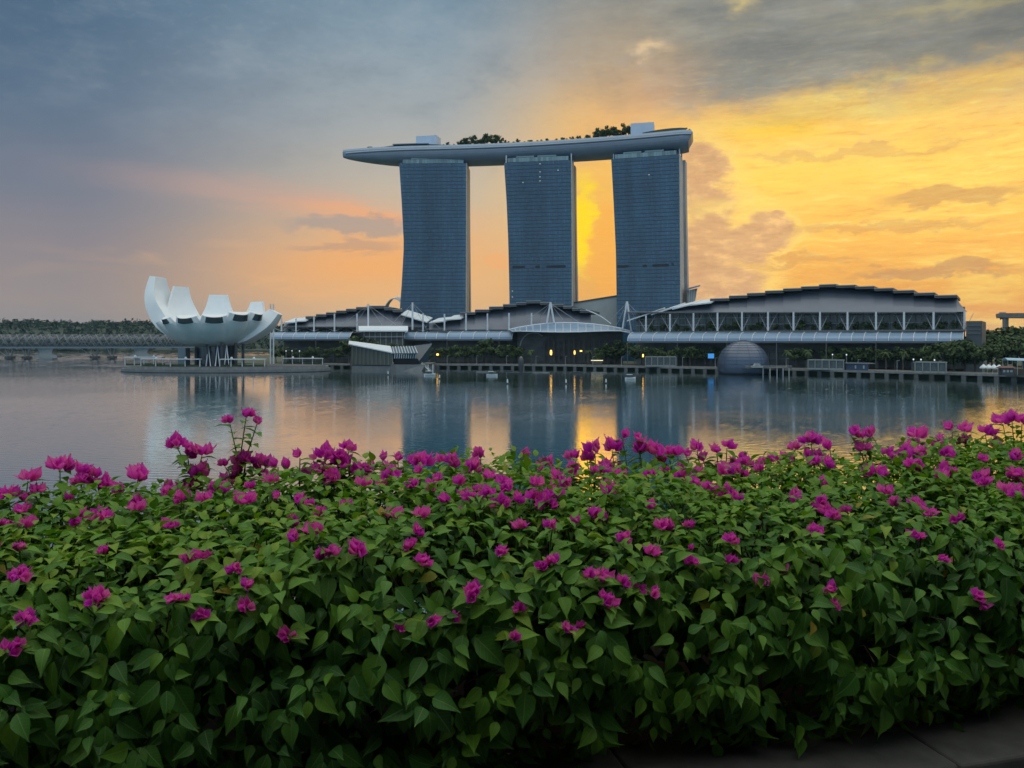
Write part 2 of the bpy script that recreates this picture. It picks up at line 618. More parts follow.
def glass_pane_material(name, lo, hi, rough=0.16, spec=0.9):
    m = bpy.data.materials.new(name)
    m.use_nodes = True
    T = Tree(m.node_tree)
    out = T.node('ShaderNodeOutputMaterial')
    p = T.node('ShaderNodeBsdfPrincipled')
    T.put(out.inputs['Surface'], p.outputs[0])
    a = T.node('ShaderNodeAttribute', attribute_name='tint')
    T.put(p.inputs['Base Color'], T.ramp(Ex(T, a.outputs['Fac']), [(0.0, lo), (1.0, hi)]))
    p.inputs['Roughness'].default_value = rough
    p.inputs['Specular IOR Level'].default_value = spec
    return m


M_pane = glass_pane_material('tower_glass', (0.005, 0.034, 0.070), (0.048, 0.135, 0.225))
M_mull = material('tower_mullion', (0.024, 0.075, 0.125), 0.5)
M_slab = material('tower_concrete', (0.44, 0.43, 0.42), 0.6, var=0.1, scale=0.1)
M_crown = glass_pane_material('crown_glass', (0.10, 0.17, 0.19), (0.22, 0.32, 0.34))
M_louv = material('louvre', (0.015, 0.022, 0.030), 0.7)
M_lit = material('lit_window', (0.8, 0.8, 0.7), 0.4, emit=(1.0, 0.86, 0.55), estr=0.10)
M_hull = material('hull_cladding', (0.25, 0.30, 0.37), 0.40, metal=0.15, var=0.08, scale=0.08)
M_deckd = material('roof_deck', (0.07, 0.08, 0.085), 0.8, var=0.2, scale=0.2)
M_rim = material('pale_rim', (0.55, 0.60, 0.64), 0.4)
M_block = material('lift_core_panel', (0.50, 0.60, 0.74), 0.5, var=0.06, scale=0.15)
M_white = material('white_steel', (0.62, 0.66, 0.70), 0.45, var=0.06, scale=0.3)


def panes_mesh(name, mat, corners, tints, parent):
    mb = MB()
    for q in corners:
        mb.add(q, [(0, 1, 2, 3)])
    ob = mb.build(name, mat, parent)
    at_ = ob.data.attributes.new('tint', 'FLOAT', 'POINT')
    at_.data.foreach_set('value', [t for t in tints for _ in range(4)])
    return ob


def tower(label, cx, d, left, right, ytop, louvres, lit, dark_band, endw, yaw):
    PH = R(yaw)
    EX = Vector((math.cos(PH), -math.sin(PH), 0))
    EY = Vector((math.sin(PH), math.cos(PH), 0))
    O = Vector(((cx - 512) / F * d, d, 0))
    T_ = thing('hotel_tower', label, 'tower', (O.x, O.y, LANDZ), 'three leaning glass hotel towers')
    ztop = EYE + (HOR - ytop) / F * d

    def lx(px):
        k = (px - 512) / F
        return (k * O.y - O.x) / (EX.x + math.sin(PH) * k)

    def edge(tab, z):
        py = HOR - (z - EYE) * F / d
        ys = [t[0] for t in tab][::-1]
        xs = [t[1] for t in tab][::-1]
        return lx(float(np.interp(-py, [-y for y in ys], xs)))

    def fy(z):                                      # the face leans back as it rises, bulging at the foot
        v = (z - LANDZ) / (ztop - LANDZ)
        return -7.0 * (1 - v) ** 2

    def P(x, y, z):
        return O + EX * x + EY * y + Vector((0, 0, z))

    NZ, NX = 54, 40
    zs = [LANDZ + (ztop - LANDZ) * i / NZ for i in range(NZ + 1)]
    quads, tints = [], []
    rr = random.Random(int(cx))
    for i in range(NZ):
        z0, z1 = zs[i], zs[i + 1]
        l0, r0 = edge(left, z0), edge(right, z0)
        l1, r1 = edge(left, z1), edge(right, z1)
        for k in range(NX):
            u0, u1 = (k + 0.05) / NX, (k + 0.95) / NX
            za, zb = z0 + (z1 - z0) * 0.10, z0 + (z1 - z0) * 0.98
            tl = rr.gauss(0, 0.035)
            tp = rr.gauss(0, 0.035)
            q = [P(l0 + (r0 - l0) * u0, fy(za) + tl - tp, za), P(l0 + (r0 - l0) * u1, fy(za) - tl - tp, za),
                 P(l1 + (r1 - l1) * u1, fy(zb) - tl + tp, zb), P(l1 + (r1 - l1) * u0, fy(zb) + tl + tp, zb)]
            quads.append(q)
            um = (k + 0.5) / NX
            t = 0.42 + 0.30 * mnoise.noise(Vector((um * 5 + cx, i * 0.10, 0))) + rr.gauss(0, 0.07) + 0.10 * math.sin(k * 2.2) * (1 if k % 3 else -1)
            if dark_band[0] < um < dark_band[1]:
                t -= 0.16
            if rr.random() < 0.02:
                t += 0.25
            tints.append(min(1, max(0, t)))
    panes_mesh('glass_facade', M_pane, quads, tints, T_)
    body = MB()
    rings = []
    for z in zs[::3]:
        l, r = edge(left, z), edge(right, z)
        y = fy(z) + 0.45
        rings.append([P(l, y, z), P(r, y, z), P(r, 23, z), P(l, 23, z)])
    body.loft(rings)
    body.build('floor_frame', M_mull, T_)
    ew = MB()
    rings = []
    for z in zs[::3]:
        r = edge(right, z)
        y = fy(z) + 0.2
        rings.append([P(r + .02, y, z), P(r + 0.9, y, z), P(r + 0.9, 23.5, z), P(r + .02, 23.5, z)])
    ew.loft(rings)
    ew.build('end_wall', M_slab, T_)
    # the second slab splays out behind the first
    es = MB()
    rings = []
    for z in zs[::3]:
        v = (z - LANDZ) / (ztop - LANDZ)
        off = 24.5 + 20 * max(0.0, 1 - v * 1.15) ** 1.5
        l, r = edge(left, z) + 1.0, edge(right, z) + endw
        rings.append([P(l, off, z), P(r, off, z), P(r, off + 13, z), P(l, off + 13, z)])
    es.loft(rings)
    es.build('rear_slab', M_slab, T_)
    # crown storey set back under the deck
    l, r = edge(left, ztop), edge(right, ztop)
    cq, ct = [], []
    n = 22
    for k in range(n):
        a, b = l + 3.5 + (r - l - 6) * k / n, l + 3.5 + (r - l - 6) * (k + 0.94) / n
        cq.append([P(a, 0.6, ztop + 0.4), P(b, 0.6, ztop + 0.4), P(b, 0.6, ztop + 4.4), P(a, 0.6, ztop + 4.4)])
        ct.append(rr.random())
    for a, b in ((0.18, 0.45), (0.5, 0.78)):
        a, b = l + (r - l) * a, l + (r - l) * b
        cq.append([P(a, 0.5, ztop + 4.6), P(b, 0.5, ztop + 4.6), P(b, 0.5, ztop + 6.0), P(a, 0.5, ztop + 6.0)])
        ct.append(0.3)
    panes_mesh('crown_glazing', M_crown, cq, ct, T_)
    cb = MB()
    c0, c1 = P(l + 3.2, 2, ztop), P(r - 2.2, 20, ztop)
    cb.hexa([P(l + 3.2, 1.0, ztop - .5), P(r - 2.2, 1.0, ztop - .5), P(r - 2.2, 20, ztop - .5), P(l + 3.2, 20, ztop - .5),
             P(l + 3.2, 1.0, ztop + 4.5), P(r - 2.2, 1.0, ztop + 4.5), P(r - 2.2, 20, ztop + 7), P(l + 3.2, 20, ztop + 7)])
    cb.build('crown_storey', M_mull, T_)
    for x, yy in ((r - 0.3, 6.0), (r + 0.3, 18.0), (l + 0.8, 8.0)):
        c = MB()
        c.tube([P(x, yy, ztop - 2), P(x, yy, ztop + 9)], 0.7, 8)
        c.build('roof_column', M_white, T_)
    for a, b, py in louvres:
        z = EYE + (HOR - py) / F * d
        m = MB()
        xa, xb = lx(a), lx(b)
        y = fy(z) - 0.12
        m.hexa([P(xa, y, z - 1.2), P(xb, y, z - 1.2), P(xb, y + .3, z - 1.2), P(xa, y + .3, z - 1.2),
                P(xa, y, z + 1.2), P(xb, y, z + 1.2), P(xb, y + .3, z + 1.2), P(xa, y + .3, z + 1.2)])
        m.build('louvre_panel', M_louv, T_)
    for px, py in lit:
        z = EYE + (HOR - py) / F * d
        m = MB()
        x = lx(px)
        y = fy(z) - 0.10
        m.hexa([P(x - .5, y, z - .4), P(x + .5, y, z - .4), P(x + .5, y + .2, z - .5), P(x - .5, y + .2, z - .5),
                P(x - .5, y, z + .5), P(x + .5, y, z + .5), P(x + .5, y + .2, z + .5), P(x - .5, y + .2, z + .5)])
        m.build('lit_window', M_lit, T_)
    return T_, O


tower('slate blue glass hotel tower under the tapered tip end of the roof deck', 432.5, 822,
      [(163, 399), (200, 401.5), (245, 404), (285, 402), (315, 400), (352, 398.5)], [(163, 466), (352, 466)], 163.5,
      [], [(402, 309)], (0.30, 0.62), 0.6, 2.5)
tower('middle glass hotel tower with the yellow sunrise gap on its right', 537.5, 798,
      [(163, 504), (200, 506.5), (245, 508.5), (300, 510), (352, 510.5)], [(163, 571), (352, 572.5)], 161.5,
      [(513, 525, 267), (536, 540, 267), (547, 566, 267)], [(540, 164), (540, 172), (540, 177), (540, 181), (558, 171), (523, 182), (513, 291), (513, 297)], (0.25, 0.62), 1.5, 10.0)
tower('glass hotel tower nearest the camera beside the orange sky with pale end wall', 645.5, 773,
      [(155, 611), (200, 613.5), (250, 616), (310, 617.5), (352, 618)], [(155, 679), (352, 681)], 157.0,
      [(618, 629, 266), (643, 647, 266), (653, 669, 266), (672, 674, 265)], [(649, 175)], (0.18, 0.30), 3.0, 18.0)

# ---- the boat shaped park that lies across the three towers
ORG = Vector(((432.5 - 512) / F * 822, 822, 0))
park = thing('sky_park', 'long boat shaped roof park lying across the three hotel towers', 'roof park', tuple(ORG + EX * 110 + Vector((0, 0, 198))))
SL, SR = -94.0, 252.0


def park_c(s):
    return ORG + EX * s + EY * (24.0 - 20.0 * ((s - 102) / 175) ** 2)


def park_dim(s):
    x = min(1.0, max(0.0, (s - SL) / 85.0))
    k = math.sin(x * math.pi / 2) ** 0.75
    y = min(1.0, max(0.0, (SR - s) / 10.0))
    ke = 0.80 + 0.20 * y
    return (3.0 + 17.5 * k) * ke, (4.5 + 9.0 * k) * (0.9 + 0.1 * y)        # half width, depth


ZT = 212.4
rings = []
ss = [SL + (SR - SL) * i / 90 for i in range(91)]
for s in ss:
    hw, H = park_dim(s)
    c = park_c(s)
    ring = []
    shift = 0.0
    for k in range(19):
        a = math.pi * k / 18
        ca, sa = math.cos(a), math.sin(a)
        yy = -hw * (abs(ca) ** 0.75) * (1 if ca >= 0 else -1)
        zz = -H * abs(sa) ** 0.80
        e = 0.0
        if s > SR - 0.5:
            e = -8.0 * sa
        ring.append(c + EX * e + EY * yy + Vector((0, 0, ZT - 1.2 + zz)))
    ring.append(c + EY * hw * 0.985 + Vector((0, 0, ZT)))
    ring.append(c - EY * hw * 0.985 + Vector((0, 0, ZT)))
    rings.append(ring)
m = MB()
m.loft(rings)
hull = m.build('hull', M_hull, park, smooth=False)
fix_normals(hull)
# panel seams along the hull, a pale rail and the deck
def deck_strip(s0, s1, y0f, y1f, z0, z1, n=40):
    q = MB()
    rr_ = []
    for i in range(n + 1):
        s = s0 + (s1 - s0) * i / n
        hw, H = park_dim(s)
        c = park_c(s)
        a, b = c + EY * hw * y0f, c + EY * hw * y1f
        zz0 = z0(s) if callable(z0) else z0
        zz1 = z1(s) if callable(z1) else z1
        rr_.append([a + Vector((0, 0, zz0)), b + Vector((0, 0, zz0)), b + Vector((0, 0, zz1)), a + Vector((0, 0, zz1))])
    q.loft(rr_)
    return q


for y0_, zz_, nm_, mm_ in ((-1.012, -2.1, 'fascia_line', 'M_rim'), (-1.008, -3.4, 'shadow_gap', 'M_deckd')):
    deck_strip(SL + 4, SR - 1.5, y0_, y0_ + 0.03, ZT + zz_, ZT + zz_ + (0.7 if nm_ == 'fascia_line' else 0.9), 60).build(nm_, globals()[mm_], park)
deck_strip(SL + 1, SR - 1, -0.93, 0.93, ZT + 0.01, ZT + 0.5).build('deck', M_deckd, park)
deck_strip(SL + .5, SR - 1, -0.975, -0.955, ZT + 0.01, ZT + 1.7).build('railing', M_rim, park)
# a long dark planted terrace, raised toward the tip end
deck_strip(-62, 22, -0.80, -0.2, ZT + 0.55, lambda s: ZT + 0.7 + 3.0 * math.sin(min(1, max(0, (s + 62) / 30)) * 1.57) * (1 if s < 0 else max(0.4, 1 - s / 40))).build('terrace_pavilion', M_deckd, park)
deck_strip(-40, -4, -0.90, -0.15, ZT + 3.9, ZT + 4.7, 12).build('pavilion_roof', M_hull, park)
deck_strip(206, 246, -0.90, -0.1, ZT + 2.2, lambda s: ZT + 2.9 + 1.6 * math.sin((s - 206) / 40 * 2.6), 16).build('terrace_canopy', material('canopy_green', (0.055, 0.075, 0.065), 0.6), park)
for s0, s1 in ((206.5, 207.2), (219, 219.7), (232, 232.7), (244.5, 245.2)):
    deck_strip(s0, s1, -0.85, -0.80, ZT + .5, ZT + 2.3, 1).build('canopy_post', M_white, park)
deck_strip(60, 118, -0.80, -0.3, ZT + 0.55, ZT + 1.8, 14).build('pool_edge', M_hull, park)
deck_strip(122, 168, -0.80, -0.3, ZT + 0.55, ZT + 2.4, 14).build('planter_wall', M_deckd, park)
for s, hgt, wd in ((-9.0, 12.6, 21.5), (204.0, 13.2, 21.5)):
    c = park_c(s)
    q = MB()
    q.box((c.x, c.y - 6, ZT + 0.5 + hgt / 2), (wd, 14, hgt), -PHI)
    b = q.build('lift_core', M_block, park)
    q = MB()
    q.box((c.x + 1.0, c.y - 6, ZT + hgt + 1.0), (5, 5, 1.0), -PHI)
    q.tube([(c.x + 6, c.y - 6, ZT + hgt), (c.x + 6, c.y - 6, ZT + hgt + 3)], 0.25)
    q.build('roof_plant', M_deckd, b)
# mast on the tip
q = MB()
c = park_c(SL + 26)
q.tube([(c.x, c.y, ZT + .4), (c.x, c.y, ZT + 6)], 0.22)
q.box((c.x, c.y, ZT + 5.6), (4.5, 2.5, 0.5))
q.build('tip_mast', M_rim, park)

# hotel atrium between tower two and three, pale flank rising to the right
q = MB()
p = [at(572, 303.5, 800), at(622, 295.5, 785), at(622, 295.5, 840), at(572, 303.5, 860)]
q.hexa([Vector((v.x, v.y, LANDZ)) for v in p] + p)
at_th = thing('hotel_atrium', 'pale grey sloping atrium block between the middle and right towers', 'building', (95, 800, LANDZ))
M_atr = material('atrium_panel', (0.34, 0.37, 0.36), 0.6, var=0.12, scale=0.06)
q.build('flank_wall', M_atr, at_th)
q = MB()
a, b = at(572, 303.3, 799), at(622, 295.3, 784)
q.hexa([a, b, b + Vector((0, 60, 0)), a + Vector((0, 60, 0)), a + Vector((0, 0, 1.0)), b + Vector((0, 0, 1.0)), b + Vector((0, 60, 1)), a + Vector((0, 60, 1))])
q.build('roof_edge', M_deckd, at_th)

# small bridge pavilion at the foot of the right tower
pv = thing('rooftop_pavilion', 'small glazed pavilion with upswept roof at the right tower foot', 'pavilion', tuple(at(692, 300, 775)))
q = MB()
q.hexa([at(686, 290.5, 770), at(700, 286.5, 762), at(700, 286.5, 790), at(686, 290.5, 790), at(686, 288.5, 770), at(700.5, 284.8, 762), at(700.5, 284.8, 790), at(686, 288.5, 790)])
q.build('roof', M_hull, pv)
q = MB()
q.hexa([at(687, 303, 772), at(694.5, 303, 768), at(694.5, 303, 786), at(687, 303, 786), at(687, 290.6, 772), at(697.5, 288.2, 768), at(697.5, 288.2, 786), at(687, 290.6, 786)])
q.build('glass_wall', M_atr, pv)
for i in range(4):
    q = MB()
    q.tube([at(689 + i * 2.2, 303, 767.5), at(689.5 + i * 2.4, 290.0 - i * .5, 767.5)], 0.18, 5)
    q.build('glazing_bar', M_white, pv)
q = MB()
q.hexa([at(684, 345, 771), at(697, 345, 767), at(697, 345, 790), at(684, 345, 790), at(684, 303, 771), at(697, 303, 767), at(697, 303, 790), at(684, 303, 790)])
q.build('base_block', M_deckd, pv)

# glass arch behind the left tower
ga = thing('glass_arch', 'ribbed pale glass arch roof just left of the left tower', 'glasshouse', tuple(at(393, 320, 930)))
q = MB()
rings = []
for k in range(9):
    a = math.pi * k / 8
    rings.append([at(383 + 22 * (1 - math.cos(a)) / 2 + j * 1.2, 318 - 19 * math.sin(a) - j * 0.4, 930 + j * 16) for j in range(4)])
q.loft(rings, cap=False, closed=False)
q.build('glass_shell', material('pale_glass', (0.30, 0.40, 0.42), 0.3, spec=0.8), ga)
for j in range(4):
    q = MB()
    q.tube([at(383 + 22 * (1 - math.cos(math.pi * k / 12)) / 2 + j * 1.2, 317.8 - 19.4 * math.sin(math.pi * k / 12) - j * 0.4, 929.6 + j * 16) for k in range(13)], 0.45, 5)
    q.build('arch_rib', M_white, ga)
# ------------------------------------------------------------------ lotus shaped museum on its round platform
MC = Vector(((214 - 512) / F * 566, 566, 0))
mus = thing('lotus_museum', 'white lotus shaped museum with upswept petals on a round platform', 'museum', (MC.x, MC.y, 4.2))
M_petal = material('petal_panel', (0.66, 0.69, 0.70), 0.42, var=0.05, scale=0.12)
M_petin = material('petal_inner', (0.76, 0.79, 0.80), 0.45, var=0.03, scale=0.2)
M_sky = material('skylight_glass', (0.025, 0.035, 0.045), 0.15, spec=0.8)
M_under = material('museum_glass', (0.02, 0.03, 0.035), 0.2, spec=0.7)


def interp(tab, t):
    xs = [k[0] for k in tab]
    return tuple(float(np.interp(t, xs, [k[j] for k in tab])) for j in range(1, len(tab[0])))


def smooth_tab(pts):
    """catmull-rom through (r, z, w, thick) rows"""
    out = []
    P_ = [Vector(p) for p in pts]
    for i in range(len(P_) - 1):
        p0, p1, p2, p3 = P_[max(i - 1, 0)], P_[i], P_[i + 1], P_[min(i + 2, len(P_) - 1)]
        for k in range(5):
            t = k / 5
            out.append(0.5 * ((2 * p1) + (p2 - p0) * t + (2 * p0 - 5 * p1 + 4 * p2 - p3) * t * t + (3 * p1 - p0 - 3 * p2 + p3) * t * t * t))
    out.append(P_[-1])
    return out


def petal(psi, rows, skylight=True, lean=0.0, fall=0.62):
    """rows: (radius, height, width, thickness) along the outer spine"""
    a = R(psi)
    er = Vector((math.cos(a), math.sin(a), 0))
    et = Vector((-math.sin(a), math.cos(a), 0))
    pts = smooth_tab([Vector(r) for r in rows])
    rings, outer_mid = [], []
    n = len(pts)
    for i, p in enumerate(pts):
        r, z, w, th = p
        q0, q1 = pts[max(i - 1, 0)], pts[min(i + 1, n - 1)]
        tr, tz = q1[0] - q0[0], q1[1] - q0[1]
        L = math.hypot(tr, tz)
        tr, tz = tr / L, tz / L
        no = er * tz + Vector((0, 0, -tr))           # outward normal
        c = MC + er * r + Vector((0, 0, z)) + et * (lean * (i / (n - 1)) ** 2)
        ring = []
        for k in range(9):                            # convex outer side
            x = -1 + 2 * k / 8
            ring.append(c + et * (x * w / 2) - no * (th * fall * abs(x) ** 2.2))
        for k in range(5):                            # inner side, almost flat
            x = 1 - 2 * k / 4
            ring.append(c + et * (x * w / 2 * 0.97) - no * (th * (1.0 - 0.10 * (1 - x * x))))
        rings.append(ring)
        outer_mid.append((c, no, er * tr + Vector((0, 0, tz)), w, th))
    q = MB()
    q.loft(rings)
    ob = q.build('petal', [M_petal, M_petin], mus)
    fix_normals(ob)
    me = ob.data
    # inner faces get the brighter membrane finish
    k14 = 14
    for f in me.polygons:
        idx = [v % k14 for v in f.vertices]
        if len(f.vertices) == 4 and all(v >= 8 or v == 0 for v in idx) and sum(v >= 9 for v in idx) >= 2:
            f.material_index = 1
        f.use_smooth = False
    if skylight:
        def skin(i, x, out):
            c, no, td, w, th = outer_mid[i]
            e_ = et * (x * w / 2) - no * (th * fall * abs(x) ** 2.2) + no * out
            return c + e_
        i0, i1 = n - 5, n - 1
        for nm, mm, xx, o_, lift in (('skylight_frame', M_petin, 0.80, 0.30, 0.0), ('skylight', M_sky, 0.66, 0.62, 0.4)):
            q = MB()
            rings = []
            for k in range(7):
                x = -xx + 2 * xx * k / 6
                b_, t_ = skin(i0, x, o_), skin(i1, x, o_)
                b_ = b_ + (t_ - b_) * (0.0 if lift == 0 else 0.16)
                bi, ti = b_ - outer_mid[i0][1] * (o_ + .4), t_ - outer_mid[i1][1] * (o_ + .4)
                rings.append([b_, t_ - (t_ - b_) * (0.02 if lift == 0 else 0.06), ti, bi])
            q.loft(rings)
            so = q.build(nm, mm, ob)
            fix_normals(so)
    return ob


B0 = (6.0, 17.0, 7.0, 4.0)
petal(170, [B0, (20, 19.4, 20, 8), (33, 27.0, 28, 11), (40.5, 36, 27, 11), (44.6, 45, 25, 9.5), (46.0, 55, 20, 7.5), (44.6, 65.3, 13, 5)], False, fall=0.12)
petal(153, [B0, (20, 20.5, 20, 6), (30, 30, 32, 6), (34, 40, 26, 5), (35.5, 50, 18, 4.5), (35, 59, 12.5, 4)], False)
petal(104, [B0, (20, 20.5, 20, 6), (29, 29, 30, 6), (33, 38, 23, 5), (34, 46, 17, 4.5), (34, 54, 13, 4)], False)
petal(57, [B0, (20, 20.5, 20, 6), (31, 28, 30, 6), (37, 36, 23, 5), (39, 42, 17, 4.5), (40, 48.5, 13, 4)], False)
petal(1, [B0, (22, 18.6, 20, 8), (33, 23.5, 22, 12), (41, 30.0, 18, 12), (46.0, 38.5, 11, 8)], False, fall=0.15)
petal(-22, [B0, (20, 19.5, 18, 6), (30, 25.8, 19, 6.5), (36, 32.0, 16, 6.5), (38.8, 38.4, 11, 6)], True)
petal(-44, [B0, (20, 19.2, 18, 6), (30, 25, 20, 6.5), (36, 31.3, 17, 6.5), (38.8, 37.8, 13.5, 6)], True)
petal(-70, [B0, (20, 19.0, 18, 6), (29, 24, 21, 6.5), (34.5, 30, 18, 6.5), (37, 36.0, 15, 6)], True)
petal(-100, [B0, (20, 19.0, 18, 6), (29, 24, 21, 6.5), (34.5, 30, 18, 6.5), (37, 35.2, 14, 6)], True)
petal(-129, [B0, (20, 19.0, 17, 6), (29, 24.5, 18, 6), (34, 30, 14, 6), (36.5, 34.8, 8, 5)], True)
petal(-158, [B0, (20, 19.0, 17, 6), (29, 24, 18, 6), (34, 29, 14, 6), (36.5, 32.5, 8, 5)], False)
q = MB()
q.lathe((MC.x, MC.y, 0), [(3, 16.6), (12, 16.9), (20, 19.2), (27, 23.4), (30, 28), (31, 33), (22, 31.5), (10, 29), (2, 28)], 40)
q.build('bowl', M_petal, mus, smooth=True)
q = MB()
q.lathe((MC.x + 1, MC.y, 0), [(13, 4.0), (13, 17.0)], 20)
q.build('lobby_glass', M_under, mus)
M_strut = material('dark_strut', (0.05, 0.055, 0.06), 0.5)
for px, dd in ((196, -8), (207, -17), (222, -18), (236, -14), (243, -4)):
    b = at(px, 362, 566 + dd)
    q = MB()
    q.tube([(b.x, b.y, 4.0), (b.x, b.y, 19.5)], 1.0, 8)
    q.build('column', M_strut, mus)
for i in range(6):
    x0 = 206 + i * 4.6
    a, b = at(x0, 360, 544), at(x0 + (2.4 if i % 2 == 0 else -2.4), 347, 552)
    q = MB()
    q.tube([(a.x, a.y, 4.0), (b.x, b.y, 18.0)], 0.32, 6)
    q.build('lattice_leg', M_white, mus)
q = MB()
b = at(184, 350, 556)
q.box((b.x, b.y, 10), (5.2, 8, 12))
q.build('glass_lift', material('lift_glass', (0.12, 0.17, 0.19), 0.25, spec=0.7), mus)

# platform with its quay wall
PC = Vector(((227 - 512) / F * 572, 572, 0))


def ell(rx, ry, n=64):
    return [(PC.x + rx * math.cos(2 * math.pi * k / n), PC.y + ry * math.sin(2 * math.pi * k / n)) for k in range(n)]


pl = thing('museum_platform', 'low round concrete quay platform under the lotus museum', 'platform', (PC.x, PC.y, 0))
M_plat = material('platform_wall', (0.17, 0.18, 0.185), 0.8, var=0.2, scale=0.3)
q = MB(); q.prism(ell(71, 38), -1, 2.2); q.build('quay_wall', M_plat, pl)
q = MB(); q.prism(ell(69.5, 36.8), 2.203, 3.7); q.build('upper_step', M_conc, pl)
q = MB(); q.prism(ell(67.5, 35.2), 3.703, 4.0); q.build('paving', M_deck, pl)
q = MB(); q.prism(ell(71.3, 38.2), -0.9, 0.35); q.build('tide_line', M_dark, pl)

# white flat roofed shelters round the platform
M_shel = material('shelter_white', (0.60, 0.63, 0.65), 0.5)
M_hedge_far = material('clipped_shrub', (0.045, 0.080, 0.032), 0.9, var=0.5, scale=0.8, bump=0.5)
for a0, a1, yy, lab in ((124, 162, 357.2, 'white flat roofed shelter at the far left end of the museum platform'),
                        (140, 199, 359.0, 'long white flat shelter left of centre on the museum platform edge'),
                        (219, 264, 359.2, 'white flat shelter below the right half of the museum'),
                        (282, 322, 358.4, 'white flat shelter right of the museum beside the trees')):
    def rim(px, inset=0.0):
        k = (px - 512) / F
        # front intersection of the sight line with the platform ellipse
        ax, ay = 66.5 - inset, 34.0 - inset
        A_ = (k / ax) ** 2 + (1 / ay) ** 2
        B_ = -2 * (k * PC.x / ax ** 2 + PC.y / ay ** 2)
        C_ = (PC.x / ax) ** 2 + (PC.y / ay) ** 2 - 1
        disc = B_ * B_ - 4 * A_ * C_
        if disc < 0:
            return Vector((k * 600, 600, 0))
        y = (-B_ - math.sqrt(disc)) / (2 * A_)
        return Vector((k * y, y, 0))
    n = 8
    pts = [rim(a0 + (a1 - a0) * i / n) for i in range(n + 1)] if a0 > 160 or a0 == 140 else [at(a0 + (a1 - a0) * i / n, 360, 570) for i in range(n + 1)]
    if a0 == 282:
        pts = [at(a0 + (a1 - a0) * i / n, 360, 618) for i in range(n + 1)]
    mid = pts[n // 2]
    zr = EYE + (HOR - yy) / F * mid.y
    base = 4.0 if a0 != 282 else 3.2
    s = thing('waterside_shelter', lab, 'shelter', (mid.x, mid.y, base), 'white waterside shelters')
    q = MB()
    rings = []
    for p in pts:
        rings.append([(p.x, p.y, zr - .35), (p.x, p.y + 5, zr - .35), (p.x, p.y + 5, zr + .25), (p.x, p.y, zr + .25)])
    q.loft(rings)
    q.build('roof', M_shel, s)
    for i in range(0, n + 1, 2):
        q = MB()
        q.tube([(pts[i].x, pts[i].y + 1.5, base), (pts[i].x, pts[i].y + 1.5, zr - .3)], 0.35, 6)
        q.build('post', M_shel, s)
    for i in (2, 6):
        q = MB()
        q.lathe((pts[i].x, pts[i].y + 2.5, zr + .25), [(0.9, 0), (0.8, 0.7), (0.4, 1.2)], 10)
        q.build('roof_vent', M_shel, s)
    h = MB()
    rings = []
    for i, p in enumerate(pts):
        t = 1.2 + 0.5 * mnoise.noise(Vector((i * 1.7, a0, 0)))
        rings.append([(p.x, p.y + 2.5, base), (p.x, p.y + 5.5, base), (p.x, p.y + 5.2, base + t), (p.x, p.y + 3.0, base + t * 0.9)])
    h.loft(rings)
    tag(h.build('clipped_hedge', M_hedge_far, smooth=False), 'low green clipped hedge under the ' + lab.replace('white ', '').replace('flat roofed ', '').replace('flat ', ''), 'hedge', 'low hedges under the waterside shelters')

# two slim posts behind the right petal
for px in (270.5, 273.5):
    a = at(px, 304, 640)
    q = MB()
    q.tube([(a.x, a.y, 3), (a.x, a.y, a.z)], 0.55, 6)
    tag(q.build('mast', M_white), ('left' if px < 272 else 'right') + ' of the two slim white masts behind the right museum petal', 'mast', 'twin masts by the museum')
# ------------------------------------------------------------------ the three long halls at the water's edge
M_roofd = material('roof_underside', (0.095, 0.102, 0.112), 0.6, var=0.15, scale=0.1)
M_roofm = material('roof_metal', (0.135, 0.155, 0.190), 0.38, metal=0.25, var=0.12, scale=0.05, stretch=(1, 1, 3))
M_roofw = material('roof_white', (0.60, 0.66, 0.70), 0.5, var=0.05, scale=0.1)
M_canopy = glass_pane_material('canopy_glass', (0.135, 0.225, 0.33), (0.19, 0.29, 0.41), 0.3, 0.6)
M_shopd = material('shopfront_dark', (0.085, 0.090, 0.080), 0.5, var=0.5, scale=0.12, stretch=(1, 1, 2))
M_floor = material('gallery_floor', (0.12, 0.125, 0.12), 0.7, var=0.15, scale=0.2)
M_gal = material('gallery_glass', (0.11, 0.12, 0.10), 0.25, spec=0.7, var=0.5, scale=0.15)
M_brace = material('grey_steel', (0.36, 0.39, 0.41), 0.5)
M_plant = material('terrace_plant', (0.050, 0.085, 0.035), 0.9, var=0.5, scale=1.2, bump=0.4)
M_warm = material('warm_light', (0.9, 0.7, 0.4), 0.5, emit=(1.0, 0.58, 0.14), estr=3.0)


class Line:
    """a straight line in plan given by two (pixel column, distance) ends"""
    def __init__(self, a, b, back=0.0):
        self.p = Vector(((a[0] - 512) / F * a[1], a[1]))
        self.q = Vector(((b[0] - 512) / F * b[1], b[1]))
        t = (self.q - self.p).normalized()
        nrm = Vector((-t.y, t.x))
        self.p += nrm * back
        self.q += nrm * back
        self.rz = math.atan2(t.y, t.x)
        self.t = t
        self.n3 = Vector((nrm.x, nrm.y, 0))

    def at(self, px, py, back=0.0):
        k = (px - 512) / F
        nrm = Vector((-self.t.y, self.t.x))
        p = self.p + nrm * back
        # p.x + t.x*u = k*(p.y + t.y*u)
        u = (k * p.y - p.x) / (self.t.x - k * self.t.y)
        y = p.y + self.t.y * u
        return Vector((k * y, y, EYE + (HOR - py) * y / F))


